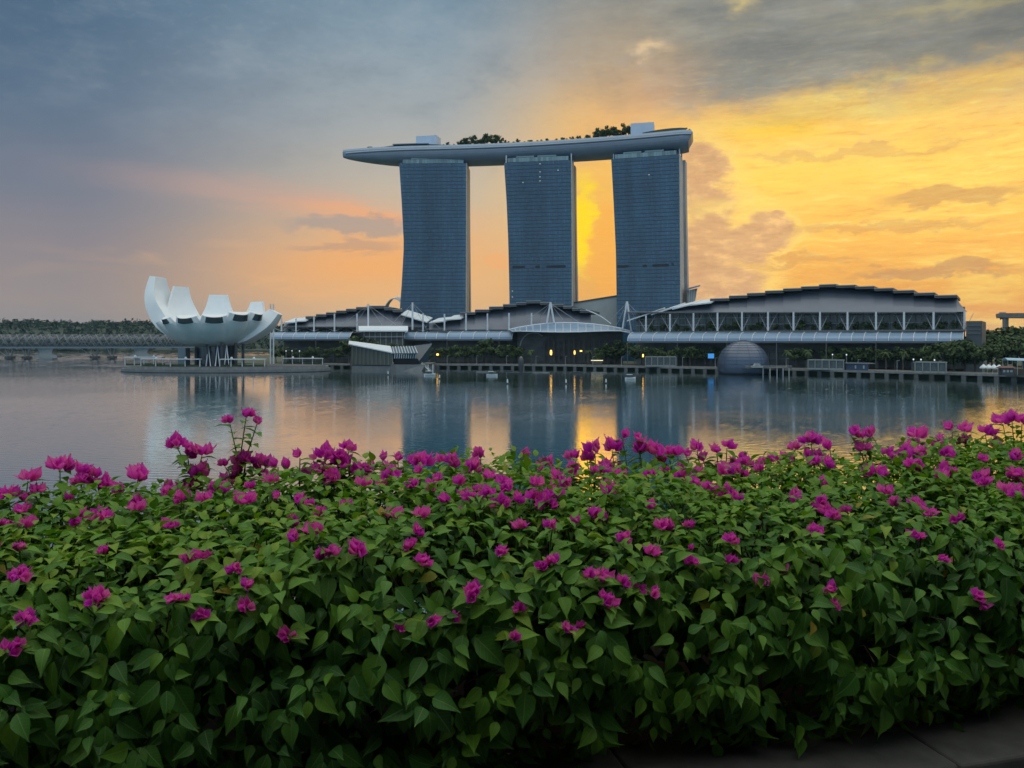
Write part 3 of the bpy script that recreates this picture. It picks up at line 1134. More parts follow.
def hall(label, ln, slabs, eave, cols, col_foot, floor_y, canopies, gallery, step_px=12, masts=(), braces=True, shop=None):
    a0 = ln.at(slabs[0][0], 340)
    T_ = thing('waterfront_hall', label, 'hall', (a0.x, a0.y, 3.2), 'long waterfront halls with stepped roofs')
    # stepped roof slabs
    for a, b, ya, yb, kind in slabs:
        q = MB()
        if kind == 'w':                              # pale end sheets tilt toward the water
            f0, f1 = ln.at(a, ya + 4.4, 2), ln.at(b, yb + 4.4, 2)
            za, zb = ln.at(a, ya, 26).z, ln.at(b, yb, 26).z
            p = [f0, f1, f1 + ln.n3 * 26, f0 + ln.n3 * 26]
            p[2].z, p[3].z = zb, za
            q.hexa(p + [v + Vector((0, 0, 0.9)) for v in p])
            q.build('roof_sheet', M_roofw, T_)
        else:
            p = [ln.at(a, ya + 2.6, 8), ln.at(b, yb + 2.6, 8)]
            p += [p[1] + ln.n3 * 52, p[0] + ln.n3 * 52]
            p += [ln.at(a, ya, 8), ln.at(b, yb, 8)]
            p += [p[5] + ln.n3 * 52, p[4] + ln.n3 * 52]
            z0, z1 = p[0].z, p[4].z
            for v in p[:4]:
                v.z = z0
            for v in p[4:]:
                v.z = z1
            q.hexa(p)
            s_ = q.build('roof_slab', M_roofd, T_)
            q = MB()
            e = [ln.at(a, ya + .5, 7.6), ln.at(b, yb + .5, 7.6), ln.at(b, yb + .5, 7.95), ln.at(a, ya + .5, 7.95)]
            q.hexa([Vector((v.x, v.y, z1 - 0.35)) for v in e] + [Vector((v.x, v.y, z1 + 0.1)) for v in e])
            q.build('roof_edge', M_brace, s_)
    # curved metal roof below the slabs
    xs = slabs
    q = MB()
    rings = []
    for a, b, ya, yb, kind in xs:
        for x, y in ((a, ya), (b, yb)):
            lo, hi = ln.at(x, eave, 1.5), ln.at(x, min(eave - 0.6, y + (2.2 if kind != 'w' else 3.2)), 24)
            ring = []
            for k in range(7):
                t = k / 6
                p = lo.lerp(hi, t)
                p.z = lo.z + (hi.z - lo.z) * (math.sin(t * math.pi / 2) ** 0.9)
                ring.append(p)
            rings.append(ring)
    q.loft(rings, cap=False, closed=False)
    q.build('lower_roof', M_roofm, T_, smooth=False)
    x0, x1 = slabs[0][0], slabs[-1][1]
    # eave beam, gallery behind the columns, terrace floor
    q = MB()
    p = [ln.at(x0, eave + 1.0, 1.2), ln.at(x1, eave + 1.0, 1.2), ln.at(x1, eave + 1.0, 2.2), ln.at(x0, eave + 1.0, 2.2)]
    q.hexa(p + [v + Vector((0, 0, 0.8)) for v in p])
    q.build('eave_beam', M_roofd, T_)
    g0, g1 = gallery
    q = MB()
    p = [ln.at(g0, 360, 15), ln.at(g1, 360, 15), ln.at(g1, 360, 50), ln.at(g0, 360, 50)]
    zt = ln.at(g0, eave, 14).z - 0.5
    q.hexa([Vector((v.x, v.y, 3.2)) for v in p] + [Vector((v.x, v.y, zt)) for v in p])
    q.build('gallery_wall', M_gal, T_)
    q = MB()
    zf = ln.at(g0, floor_y, 0).z
    p = [ln.at(g0, 340, -2), ln.at(g1, 340, -2), ln.at(g1, 340, 14.8), ln.at(g0, 340, 14.8)]
    q.hexa([Vector((v.x, v.y, zf - 1.2)) for v in p] + [Vector((v.x, v.y, zf)) for v in p])
    q.build('terrace_slab', M_floor, T_)
    q = MB()
    for j in range(1, 3):
        zz = zf + (zt - zf) * j / 3
        p = [ln.at(g0, 340, 14.2), ln.at(g1, 340, 14.2), ln.at(g1, 340, 14.7), ln.at(g0, 340, 14.7)]
        q.hexa([Vector((v.x, v.y, zz - .3)) for v in p] + [Vector((v.x, v.y, zz + .3)) for v in p])
    q.build('gallery_rail', M_brace, T_)
    n = int((g1 - g0) / 6.5)
    for i in range(min(n, 60)):
        a = ln.at(g0 + (g1 - g0) * (i + .5) / n, 340, 14.0)
        q = MB()
        q.box((a.x, a.y, (zf + zt) / 2), (0.4, 0.4, zt - zf))
        q.build('gallery_post', M_brace, T_)
    # free standing columns and their ties
    for i, (cx, top, *foot) in enumerate(cols):
        ft = foot[0] if foot else col_foot
        a, b = ln.at(cx, ft, 0), ln.at(cx, top, 0)
        q = MB()
        q.tube([a, b], [0.72, 0.62], 8)
        c_ = q.build('column', M_white, T_)
        if braces:
            for sgn in (-1, 1):
                q = MB()
                w = 9.0
                q.tube([a + Vector((0, 0, .3)), ln.at(cx + sgn * w, max(top + 1.0, eave + 1.0), 6)], 0.20, 5)
                q.build('tie', M_brace, c_)
    for cx, top, foot, spread in masts:
        q = MB()
        if spread:
            t = ln.at(cx, top, -7)
            q.tube([ln.at(cx - spread, foot, -7), t], 0.75, 8)
            q.tube([ln.at(cx + spread, foot, -7), t], 0.75, 8)
        else:
            q.tube([ln.at(cx, foot, -7), ln.at(cx, top, -7)], 0.75, 8)
        ms = q.build('mast', M_white, T_)
        t = ln.at(cx, top + 1, -7)
        for ex_ in (-26, -13, 14, 28):
            q = MB()
            q.tube([t, ln.at(cx + ex_, foot - 1, -2)], 0.16, 5)
            q.build('stay_cable', M_brace, ms)
    # glazed barrel canopies over the promenade
    for x0, x1, yt, yb in canopies:
        n = max(2, int(round((x1 - x0) / step_px)))
        cq, ct = [], []
        ribs = []
        rr = random.Random(int(x0))
        for i in range(n):
            xa, xb = x0 + (x1 - x0) * i / n, x0 + (x1 - x0) * (i + 1) / n
            t = 0.5 + rr.gauss(0, 0.22)
            for k in range(5):
                def pt(x, kk):
                    f_ = kk / 5
                    bk = -12 + 11 * (1 - math.cos(f_ * math.pi / 2))
                    yy = yb + (yt - yb) * math.sin(f_ * math.pi / 2)
                    v = ln.at(x, yy, -12)
                    return v + ln.n3 * (bk + 12)
                cq.append([pt(xa, k), pt(xb, k), pt(xb, k + 1), pt(xa, k + 1)])
                ct.append(min(1, max(0, t)))
        cn = panes_mesh('canopy', M_canopy, cq, ct, T_)
        for i in range(n + 1):
            x = x0 + (x1 - x0) * i / n
            q = MB()
            q.tube([pt(x, k) + Vector((0, -.15, .15)) for k in range(6)], 0.24, 5)
            q.build('canopy_rib', M_white, cn)
        q = MB()
        p = [pt(x0, 0), pt(x1, 0)]
        q.hexa([p[0] + Vector((0, -.3, -1.2)), p[1] + Vector((0, -.3, -1.2)), p[1] + Vector((0, .5, -1.2)), p[0] + Vector((0, .5, -1.2)),
                p[0] + Vector((0, -.3, -.1)), p[1] + Vector((0, -.3, -.1)), p[1] + Vector((0, .5, -.1)), p[0] + Vector((0, .5, -.1))])
        q.build('canopy_gutter', M_roofd, cn)
        for i in range(0, n + 1, 4):
            a = pt(x0 + (x1 - x0) * i / n, 0)
            q = MB()
            q.tube([(a.x, a.y + .2, 3.2), (a.x, a.y + .2, a.z - 1.1)], 0.28, 6)
            q.build('canopy_post', M_floor, cn)
    # shopfronts under the canopy
    s0, s1 = shop or gallery
    q = MB()
    p = [ln.at(s0, 360, 2), ln.at(s1, 360, 2), ln.at(s1, 360, 14), ln.at(s0, 360, 14)]
    q.hexa([Vector((v.x, v.y, 3.2)) for v in p] + [Vector((v.x, v.y, zf - 1.25)) for v in p])
    sf = q.build('shopfront', M_shopd, T_)
    for zz, hh in ((8.2, 0.7), (13.4, 0.6)):
        q = MB()
        p = [ln.at(s0, 360, 0.8), ln.at(s1, 360, 0.8), ln.at(s1, 360, 1.97), ln.at(s0, 360, 1.97)]
        q.hexa([Vector((v.x, v.y, zz)) for v in p] + [Vector((v.x, v.y, zz + hh)) for v in p])
        q.build('shop_ledge', M_floor, sf)
    n = int((s1 - s0) / 9)
    for i in range(min(n, 45)):
        a = ln.at(s0 + (s1 - s0) * (i + .5) / n, 360, 1.5)
        q = MB()
        q.box((a.x, a.y, 8.5), (0.9, 0.7, 10.4), ln.rz)
        q.build('shop_pier', M_floor, sf)
    return T_, zf


ln_left = Line((282, 700), (425, 690))
L_LEFT, zf_left = hall('left waterfront hall with stepped grey roof between the museum and first tower', ln_left,
     [(284, 297, 319.0, 318.3, 'w'), (297, 306, 317.6, 317.2, 'w'), (305.5, 316, 316.2, 315.8, 'd'), (316, 326.2, 314.2, 313.8, 'd'), (326, 336.2, 312.4, 312.0, 'd'),
      (336, 346.2, 310.6, 310.2, 'd'), (346, 356.2, 308.8, 308.4, 'd'), (356, 368.2, 307.0, 306.6, 'd'), (368, 384.2, 305.8, 305.8, 'd'),
      (384, 393, 307.6, 308.2, 'd'), (392.5, 401, 309.6, 310.2, 'd'), (401, 414, 310.8, 314.5, 'w'), (413, 427, 314.5, 318.5, 'w')],
     326.5, [(281.5, 317.5), (296, 318.5), (314, 316.5), (334.5, 313.5), (357, 313.5), (423, 313.5)], 331.5, 331.8,
     [(270, 350, 332.0, 339.0), (404, 447, 331.8, 339.0)], (284, 428), masts=[(368.2, 304, 326, 0), (412.5, 302.5, 330, 0)])
ln_mid = Line((428, 688), (622, 650))
L_MID, zf_mid = hall('middle waterfront hall with stepped roof and elliptical entrance below the middle tower', ln_mid,
     [(429, 446, 319.0, 317.4, 'w'), (445, 461, 316.2, 315.0, 'w'), (460, 475.2, 312.2, 311.8, 'd'), (475, 489.2, 309.6, 309.2, 'd'), (489, 503.2, 306.6, 306.2, 'd'),
      (503, 516.2, 304.2, 303.8, 'd'), (516, 526.2, 302.4, 302.2, 'd'), (526, 540.2, 300.8, 300.8, 'd'), (540, 551.2, 302.2, 302.8, 'd'),
      (551, 563.2, 304.2, 304.8, 'd'), (563, 572.2, 306.2, 306.8, 'd'), (572, 580.2, 308.2, 308.8, 'd'), (580, 591, 310.2, 311.2, 'd')],
     329.5, [(444.5, 314), (466, 313.5), (487.5, 313.5), (509, 313), (531.5, 313)], 330.5, 331.0,
     [(447, 512, 331.2, 339.2)], (430, 622), masts=[(550.5, 302.5, 323, 3.6), (627, 301.5, 331.5, 4.6)], shop=(430, 516))
ln_right = Line((634, 615), (968, 505))
L_RIGHT, zf_right = hall('largest waterfront hall with long stepped roof right of the towers', ln_right,
     [(627, 653, 317.0, 308.6, 'w'), (651, 674, 311.0, 303.6, 'w'), (672, 692, 305.4, 300.6, 'w'), (690, 711, 301.4, 299.0, 'w'), (710, 729.3, 298.6, 298.0, 'd'),
      (729, 747.3, 295.8, 295.2, 'd'), (747, 765.3, 293.2, 292.6, 'd'), (765, 783.3, 290.8, 290.4, 'd'), (783, 801.3, 288.6, 288.2, 'd'),
      (801, 819.3, 286.6, 286.2, 'd'), (819, 836.3, 284.6, 284.6, 'd'), (836, 855.3, 285.4, 285.8, 'd'), (855, 874.3, 286.6, 287.0, 'd'),
      (874, 893.3, 288.4, 288.8, 'd'), (893, 914, 290.6, 291.2, 'd'), (914, 935, 293.0, 293.6, 'd'), (934.5, 957, 295.4, 296.0, 'd')],
     312.2, [(646, 315.5), (670, 314.0), (693.5, 313), (717.5, 312.5), (742, 312.0), (768, 312), (793.5, 312), (820, 312), (847.5, 312), (876, 312),
             (904, 312), (933.5, 312), (964.5, 311.5)], 331.5, 331.6, [(627.5, 963, 332.2, 341.2)], (636, 965), step_px=12.6,
     masts=[])
# concave pale end of the big roof
q = MB()
rings = []
for k in range(9):
    t = k / 8
    x = 957 + 10.5 * t ** 0.8
    y = 297.5 + 14.3 * (t ** 0.55)
    rings.append([ln_right.at(x - (957 - 938) * (1 - t) * 0, y, 24 - 22 * t), ln_right.at(x, y, 60)])
q.loft(rings, cap=False, closed=False)
q.build('roof_end', M_roofm, L_RIGHT)
q = MB()
rings = []
for k in range(9):
    t = k / 8
    x = 957 + 10.5 * t ** 0.8
    y = 297.5 + 14.3 * (t ** 0.55)
    rings.append([ln_right.at(x, y, 24 - 22 * t), ln_right.at(956, 297.5 + 14.3 * t, 24 - 22.4 * t)])
q.loft(rings, cap=False, closed=False)
q.build('roof_end_face', M_roofm, L_RIGHT)
# arching white cable edge at the right end of the middle roof
q = MB()
q.tube([ln_mid.at(x, y, 8) for x, y in ((586, 310), (593, 312.5), (600, 316), (606, 320), (611, 324))], 0.5, 6)
q.build('edge_cable', M_white, L_MID)
# low glazed annex with barrel roof in front of the left hall
an = thing('barrel_roof_annex', 'dark glazed annex with a curved pale barrel roof before the left hall', 'building', tuple(Vector((*ln_left.at(383, 360, -24).xy, 3.2))))
q = MB()
rings = []
for k in range(9):
    t = k / 8
    a = math.pi * t
    y0 = 330.5 - 4.6 * math.sin(a) ** 0.6
    rings.append([ln_left.at(358.5, y0, -26 + 20 * t), ln_left.at(408, y0, -26 + 20 * t), ln_left.at(408, y0 + 1.2, -26 + 20 * t), ln_left.at(358.5, y0 + 1.2, -26 + 20 * t)])
q.loft(rings)
q.build('barrel_roof', M_canopy2 if 'M_canopy2' in globals() else M_roofw, an)
q = MB()
p = [ln_left.at(362, 360, -23), ln_left.at(404, 360, -23), ln_left.at(404, 360, -8), ln_left.at(362, 360, -8)]
zt = ln_left.at(362, 330.8, -23).z
q.hexa([Vector((v.x, v.y, 3.2)) for v in p] + [Vector((v.x, v.y, zt)) for v in p])
q.build('glass_wall', M_shopd, an)
for i in range(8):
    a = ln_left.at(364 + i * 5.5, 360, -23.6)
    q = MB()
    q.box((a.x, a.y, (3.2 + zt) / 2), (0.35, 0.35, zt - 3.3))
    q.build('mullion', M_brace, an)
q = MB()
p = [ln_left.at(360, 360, -24.6), ln_left.at(406, 360, -24.6), ln_left.at(406, 360, -23.3), ln_left.at(360, 360, -23.3)]
z_ = ln_left.at(360, 337.2, -24).z
q.hexa([Vector((v.x, v.y, z_)) for v in p] + [Vector((v.x, v.y, z_ + .5)) for v in p])
q.build('ledge', M_brace, an)

# elliptical entrance canopy and the dark arcade below it
ec = thing('entrance_canopy', 'wide elliptical glass entrance canopy curving over the dark arcade', 'canopy', tuple(Vector((*ln_mid.at(565, 360, -14).xy, 3.2))))
top = [(509, 330.0), (520, 327.6), (533, 325.4), (548, 323.8), (563, 323.2), (578, 323.4), (594, 324.6), (608, 326.4), (620, 328.6), (632, 332.2)]
low = [(512, 331.4), (520, 331.2), (533, 331.6), (548, 332.0), (563, 332.2), (578, 332.0), (594, 331.4), (608, 330.9), (620, 330.9), (630, 332.6)]
cq, ct = [], []
for i in range(len(top) - 1):
    for k in range(4):
        def pt(i, kk):
            f_ = kk / 4
            a, b = top[i], low[i]
            x = a[0] + (b[0] - a[0]) * f_
            bk = -20 - 6 * f_ + 16 * (1 - f_) ** 1.5
            v = ln_mid.at(x, a[1] + (b[1] - a[1]) * (f_ ** 1.3), bk)
            return v
        cq.append([pt(i, k + 1), pt(i + 1, k + 1), pt(i + 1, k), pt(i, k)])
        ct.append(0.25 + 0.5 * random.random())
cn = panes_mesh('canopy_glazing', M_canopy, cq, ct, ec)
for i in range(len(top) - 1):
    for j in range(2):
        f_ = j / 2
        def mp_(k):
            return pt(i, k).lerp(pt(i + 1, k), f_) + Vector((0, -.2, .2))
        q = MB()
        q.tube([mp_(k) for k in range(5)], 0.22, 5)
        q.build('canopy_rib', M_white, ec)
q = MB()
q.tube([pt(i, 0) + Vector((0, -.3, .3)) for i in range(len(top))], 0.6, 6)
q.build('canopy_edge', M_white, ec)
q = MB()
q.tube([pt(i, 4) + Vector((0, -.3, 0)) for i in range(len(top))], 0.4, 6)
q.build('canopy_edge', M_white, ec)
ar = thing('entrance_arcade', 'dark glazed entrance arcade under the elliptical canopy', 'arcade', tuple(Vector((*ln_mid.at(570, 360, -6).xy, 3.2))))
q = MB()
p = [ln_mid.at(517, 360, -4), ln_mid.at(623, 360, -4), ln_mid.at(623, 360, 13.9), ln_mid.at(517, 360, 13.9)]
q.hexa([Vector((v.x, v.y, 3.2)) for v in p] + [Vector((v.x, v.y, zf_mid - 1.3)) for v in p])
q.build('back_wall', M_shopd, ar)
M_brown = material('arcade_bronze', (0.085, 0.070, 0.055), 0.5, var=0.3, scale=0.3)
for zz in (8.6, 14.2, 19.4):
    q = MB()
    p = [ln_mid.at(543, 360, -6.5), ln_mid.at(622, 360, -6.5), ln_mid.at(622, 360, -4.02), ln_mid.at(543, 360, -4.02)]
    q.hexa([Vector((v.x, v.y, zz)) for v in p] + [Vector((v.x, v.y, zz + .55)) for v in p])
    q.build('balcony_slab', M_brown, ar)
for i in range(16):
    a = ln_mid.at(544 + i * 5.0, 360, -6.8)
    q = MB()
    q.box((a.x, a.y, 12.3), (0.7 if i % 2 else 1.3, 0.7, 18.2), ln_mid.rz)
    q.build('pier', M_brown, ar)
q = MB()
arc = [(520, 346), (521.5, 341), (524, 337), (528, 334), (533, 332.8), (538, 333.4), (542.5, 336)]
q.tube([ln_mid.at(x, y, -8) for x, y in arc], 0.5, 6)
q.build('entrance_arch', M_brace, ar)

# grey block at the right end of the big hall
bl = thing('grey_annex', 'plain blue grey annex block at the right end of the largest hall', 'building', tuple(Vector((*at(974, 360, 500).xy, 2.3))))
q = MB()
p = [at(966, 360, 503), at(982, 360, 497), at(986, 360, 530), at(968, 360, 540)]
q.hexa([Vector((v.x, v.y, 2.3)) for v in p] + [Vector((v.x, v.y, at(970, 321, 500).z)) for v in p])
q.build('wall', material('annex_panel', (0.075, 0.095, 0.105), 0.6, var=0.2, scale=0.15), bl)
for j in range(3):
    q = MB()
    a, b = at(967, 326 + j * 4, 502.5), at(981, 326 + j * 4, 496.5)
    q.hexa([a, b, b + Vector((0, .3, 0)), a + Vector((0, .3, 0)), a + Vector((0, 0, .5)), b + Vector((0, 0, .5)), b + Vector((0, .3, .5)), a + Vector((0, .3, .5))])
    q.build('ledge', M_floor, bl)
# ------------------------------------------------------------------ trees
def foliage_material(name, lo, hi):
    m = bpy.data.materials.new(name)
    m.use_nodes = True
    T = Tree(m.node_tree)
    out = T.node('ShaderNodeOutputMaterial')
    p = T.node('ShaderNodeBsdfPrincipled')
    a = T.node('ShaderNodeAttribute', attribute_name='tint')
    oi = T.node('ShaderNodeObjectInfo')
    T.put(p.inputs['Base Color'], T.ramp(Ex(T, a.outputs['Fac']) * 0.75 + Ex(T, oi.outputs['Random']) * 0.25, [(0.0, lo), (1.0, hi)]))
    p.inputs['Roughness'].default_value = 0.8
    p.inputs['Specular IOR Level'].default_value = 0.2
    T.put(out.inputs['Surface'], p.outputs[0])
    return m


M_tree = foliage_material('tree_leaf', (0.026, 0.048, 0.020), (0.085, 0.122, 0.042))
M_treed = foliage_material('dark_tree_leaf', (0.018, 0.032, 0.020), (0.055, 0.080, 0.038))
M_trunk = material('tree_bark', (0.10, 0.085, 0.065), 0.9, var=0.3, scale=2)


def crown_mesh(name, lobes, num, size, mat, rnd):
    """leaf clumps scattered through a handful of lobes"""
    V, Fc, Tn = [], [], []
    for i in range(num):
        c, r = rnd.choice(lobes)
        while True:
            d = Vector((rnd.uniform(-1, 1), rnd.uniform(-1, 1), rnd.uniform(-1, 1)))
            if 0.25 < d.length <= 1:
                break
        d = d * (0.55 + 0.45 * rnd.random())
        p = Vector((c[0] + d.x * r[0], c[1] + d.y * r[1], c[2] + d.z * r[2]))
        nrm = (d.normalized() + Vector((rnd.gauss(0, .5), rnd.gauss(0, .5), rnd.gauss(0.3, .5)))).normalized()
        a = nrm.orthogonal().normalized()
        b = nrm.cross(a)
        ph = rnd.random() * 6.28
        s = size * rnd.uniform(0.5, 1.3)
        o = len(V)
        k = rnd.choice((4, 5, 5))
        for j in range(k):
            an = ph + j * 6.283 / k
            rr = s * rnd.uniform(0.6, 1.1)
            V.append(p + a * math.cos(an) * rr + b * math.sin(an) * rr + nrm * rnd.gauss(0, .12) * s)
        Fc.append(tuple(range(o, o + k)))
        t = min(1, max(0, 0.45 + rnd.gauss(0, .22)))
        Tn += [t] * k
    me = bpy.data.meshes.new(name)
    me.from_pydata([tuple(v) for v in V], [], Fc)
    me.update()
    at_ = me.attributes.new('tint', 'FLOAT', 'POINT')
    at_.data.foreach_set('value', Tn)
    me.materials.append(mat)
    return me


def tree_kind(kind, seed):
    """unit tree 1 m tall, its foot at the origin: (trunk mesh, crown mesh)"""
    rnd = random.Random(seed)
    tb = MB()
    lobes = []
    if kind == 'round':
        for i in range(9):
            an = i * 2.4 + rnd.random()
            rr = rnd.uniform(0.05, 0.32)
            lobes.append(((math.cos(an) * rr, math.sin(an) * rr, rnd.uniform(0.38, 0.82)), (rnd.uniform(.16, .26), rnd.uniform(.16, .26), rnd.uniform(.12, .18))))
        h, n, s = 0.40, 760, 0.046
    elif kind == 'rain':                              # wide flat crown
        for i in range(12):
            an = i * 2.4 + rnd.random()
            rr = rnd.uniform(0.1, 0.55)
            lobes.append(((math.cos(an) * rr, math.sin(an) * rr, rnd.uniform(0.36, 0.86) - rr * .15), (rnd.uniform(.18, .28), rnd.uniform(.18, .28), rnd.uniform(.11, .17))))
        h, n, s = 0.45, 1050, 0.046
    elif kind == 'shrub':
        for i in range(7):
            an = i * 2.4 + rnd.random()
            rr = rnd.uniform(0.05, 0.55)
            lobes.append(((math.cos(an) * rr, math.sin(an) * rr, rnd.uniform(0.25, 0.7)), (rnd.uniform(.25, .4), rnd.uniform(.25, .4), rnd.uniform(.2, .32))))
        h, n, s = 0.3, 300, 0.09
    elif kind == 'palm':
        h, n, s = 0.8, 0, 0
    base = [Vector((0, 0, 0)), Vector((rnd.gauss(0, .012), rnd.gauss(0, .012), h * .5)), Vector((rnd.gauss(0, .02), rnd.gauss(0, .02), h))]
    tb.tube(base, [0.030, 0.022, 0.018], 7)
    if kind in ('round', 'rain'):
        for c, r in lobes[:7]:
            tb.tube([base[2] * 0.9, Vector(c) * 0.5 + base[2] * 0.5, Vector(c)], [0.013, 0.009, 0.004], 5)
    tb_m = tb.build('trunk', M_trunk)
    me_t = tb_m.data
    bpy.data.objects.remove(tb_m)
    if kind == 'palm':
        V, Fc, Tn = [], [], []
        for i in range(17):
            an = i * 2.399
            up = rnd.uniform(-0.15, 0.9)
            L = rnd.uniform(0.26, 0.36)
            prev = None
            side = Vector((-math.sin(an), math.cos(an), 0))
            for k in range(6):
                t = k / 5
                p = base[2] + Vector((math.cos(an), math.sin(an), 0)) * (L * t * (1 - .15 * t)) + Vector((0, 0, L * (up * t - 0.95 * t * t)))
                w = 0.045 * math.sin(math.pi * min(0.95, t * .85 + .12))
                V += [p - side * w - Vector((0, 0, w * .5)), p, p + side * w - Vector((0, 0, w * .5))]
                Tn += [rnd.random()] * 3
                if prev is not None:
                    o = len(V) - 6
                    Fc += [(o, o + 1, o + 4, o + 3), (o + 1, o + 2, o + 5, o + 4)]
                prev = p
        me_c = bpy.data.meshes.new('crown')
        me_c.from_pydata([tuple(v) for v in V], [], Fc)
        me_c.update()
        me_c.attributes.new('tint', 'FLOAT', 'POINT').data.foreach_set('value', Tn)
        me_c.materials.append(M_tree)
    else:
        me_c = crown_mesh('crown', lobes, n, s, M_tree, rnd)
    return me_t, me_c


KINDS = {k: [tree_kind(k, 50 + i * 7 + len(k)) for i in range(3 if k != 'palm' else 2)] for k in ('round', 'rain', 'shrub', 'palm')}
PLANTED = random.Random(5)


def plant(name, kind, pos, h, label, cat, group, wide=1.0):
    o = thing(name, label, cat, tuple(pos), group)
    tm, cm = PLANTED.choice(KINDS[kind])
    for nm, me in (('trunk', tm), ('crown', cm)):
        c = bpy.data.objects.new(nm, me)
        COL.objects.link(c)
        c.parent = o
    o.scale = (h * wide, h * wide, h)
    o.rotation_euler = (0, 0, PLANTED.random() * 6.28)
    return o


def row(items, name, kind, cat, group, text, base=3.2):
    """items: (px, top row, distance[, width factor]); text takes the ordinal"""
    items = sorted(items)
    for i, it in enumerate(items):
        px, ty, d = it[:3]
        p = at(px, ty, d)
        h = p.z - base
        plant(name, kind, (p.x, p.y, base), h, text.format(nth(i)), cat, group, it[3] if len(it) > 3 else 1.0)


row([(276 + i * 10.2, 344.5 + (i * 7 % 3) * 1.1, 668) for i in range(7)], 'promenade_tree', 'round', 'tree',
    'trees right of the museum', '{} tree counted from the museum in the row below the left hall', 3.2)
row([(349, 337, 652, 1.1), (357, 333.5, 656, 1.1), (366, 332.6, 655, 1.15), (374, 336, 652, 1.1)], 'bushy_tree', 'round', 'tree',
    'big trees behind the crystal pavilion', '{} of the four big trees behind the pale sloping roof, from the left', 3.2)
row([(383, 342.2, 648), (392, 341.6, 648), (401, 342.4, 648), (410, 343, 648), (419, 345, 646), (428, 344, 646)], 'promenade_tree', 'round', 'tree',
    'trees behind the pavilion roof', '{} low tree counted from the left behind the ribbed pavilion roof', 3.2)
row([(441, 345, 650), (450, 344, 650), (459, 343.4, 652), (468, 343, 652), (477, 342.5, 652), (486, 334.6, 655, 1.0), (494, 338, 652, 1.1), (503, 343.5, 648), (512, 343, 646), (519, 344, 644)],
    'promenade_tree', 'round', 'tree', 'trees before the middle hall', '{} tree counted from the left in the row before the middle hall', 3.2)
row([(599, 346.5, 622), (607, 341, 628, 1.1), (615, 337.2, 630, 1.15), (622, 339.8, 626, 1.1)], 'bushy_tree', 'round', 'tree',
    'trees beside the arcade', '{} of four dark trees beside the arcade, from the left', 3.2)
row([(635 + i * 10, 343.6 + (i * 5 % 3) * 0.8, 597 - i * 2.2) for i in range(9)] + [(725, 344.6, 575), (734, 345.6, 572)], 'promenade_tree', 'round', 'tree',
    'trees left of the dome', '{} tree counted from the left in the row left of the dark dome', 3.2)
row([(797, 345.0, 548), (806, 344.4, 545)] + [(826 + i * 8.6, 344.0 + (i * 5 % 4) * 0.5, 540 - i * 3.0) for i in range(13)], 'promenade_tree', 'round', 'tree',
    'trees right of the dome', '{} tree counted from the dome in the row before the largest hall', 3.2)
row([(944, 338.6, 482, 1.05), (954, 334.8, 480, 1.1), (965, 336.2, 478, 1.1), (975, 337.6, 474, 1.1), (984, 341.5, 470, 1.1)], 'rain_tree', 'rain', 'tree',
    'spreading trees at the right end', '{} of the five spreading trees at the right end of the hall, from the left', 3.0)
row([(988, 326, 560, 1.1), (997, 322.5, 590, 1.2), (1006, 324, 600, 1.2), (1015, 321, 610, 1.2), (1024, 322.5, 600, 1.2), (1033, 321, 610, 1.2),
     (992, 336, 500), (1003, 333.5, 505, 1.1), (1013, 335.5, 500, 1.1), (1023, 333, 505, 1.1), (1034, 335, 500)], 'wood_edge_tree', 'rain', 'tree',
    'trees at the right edge of the far shore', '{} tree from the annex at the right edge of the far shore', 2.3)
# planting on the gallery terraces
for ln, zf, xs, nm in ((ln_left, zf_left, [290, 301, 309, 320, 330, 341, 351, 362, 375, 388, 400], 'left'),
                       (ln_mid, zf_mid, [436, 449, 459, 472, 481, 494, 503, 515, 524], 'middle'),
                       (ln_right, zf_right, [652, 663, 677, 687, 700, 711, 726, 736, 751, 760, 776, 787, 801, 813, 828, 840, 856, 868, 884, 896, 912, 926, 941, 955], 'largest')):
    for i, x in enumerate(xs):
        p = ln.at(x, 340, 7.5)
        hh = 5.5 + 3.5 * PLANTED.random() if nm == 'largest' else 3.6 + 2.0 * PLANTED.random()
        plant('terrace_shrub', 'shrub', (p.x, p.y, zf), hh, '{} shrub from the left on the open terrace of the {} hall'.format(nth(i), nm), 'shrub',
              'shrubs on the hall terraces', 0.75)
# trees on the sky park
gi = 0
for s, h in [(8, 5.0), (12, 6.5), (17, 5.5), (25, 8.5), (29, 10.5), (33.5, 9.0), (38, 11.5), (43, 10.0), (47.5, 12.0), (52.5, 12.2), (57, 11.0), (61.5, 11.5), (66, 8.5), (71, 6.0), (77, 5.0), (83, 6.5), (89, 4.5), (96, 5.5), (104, 5.0), (112, 6.0), (120, 5.0), (128, 6.0), (136, 6.5), (144, 6.0), (152, 7.5),
             (160, 9.0), (163, 12.0), (166.5, 10.5), (170, 13.0), (173.5, 12.0), (177, 12.5), (180.5, 9.5), (186, 11.5), (190, 14.0), (194, 12.5)]:
    c = park_c(s) - EY * (7 if gi % 2 else 4)
    plant('roof_garden_tree', 'round', (c.x, c.y, ZT + .5), h * 1.3, '{} small tree from the tip end along the roof park'.format(nth(gi)), 'tree',
          'trees on the roof park', 0.85)
    gi += 1
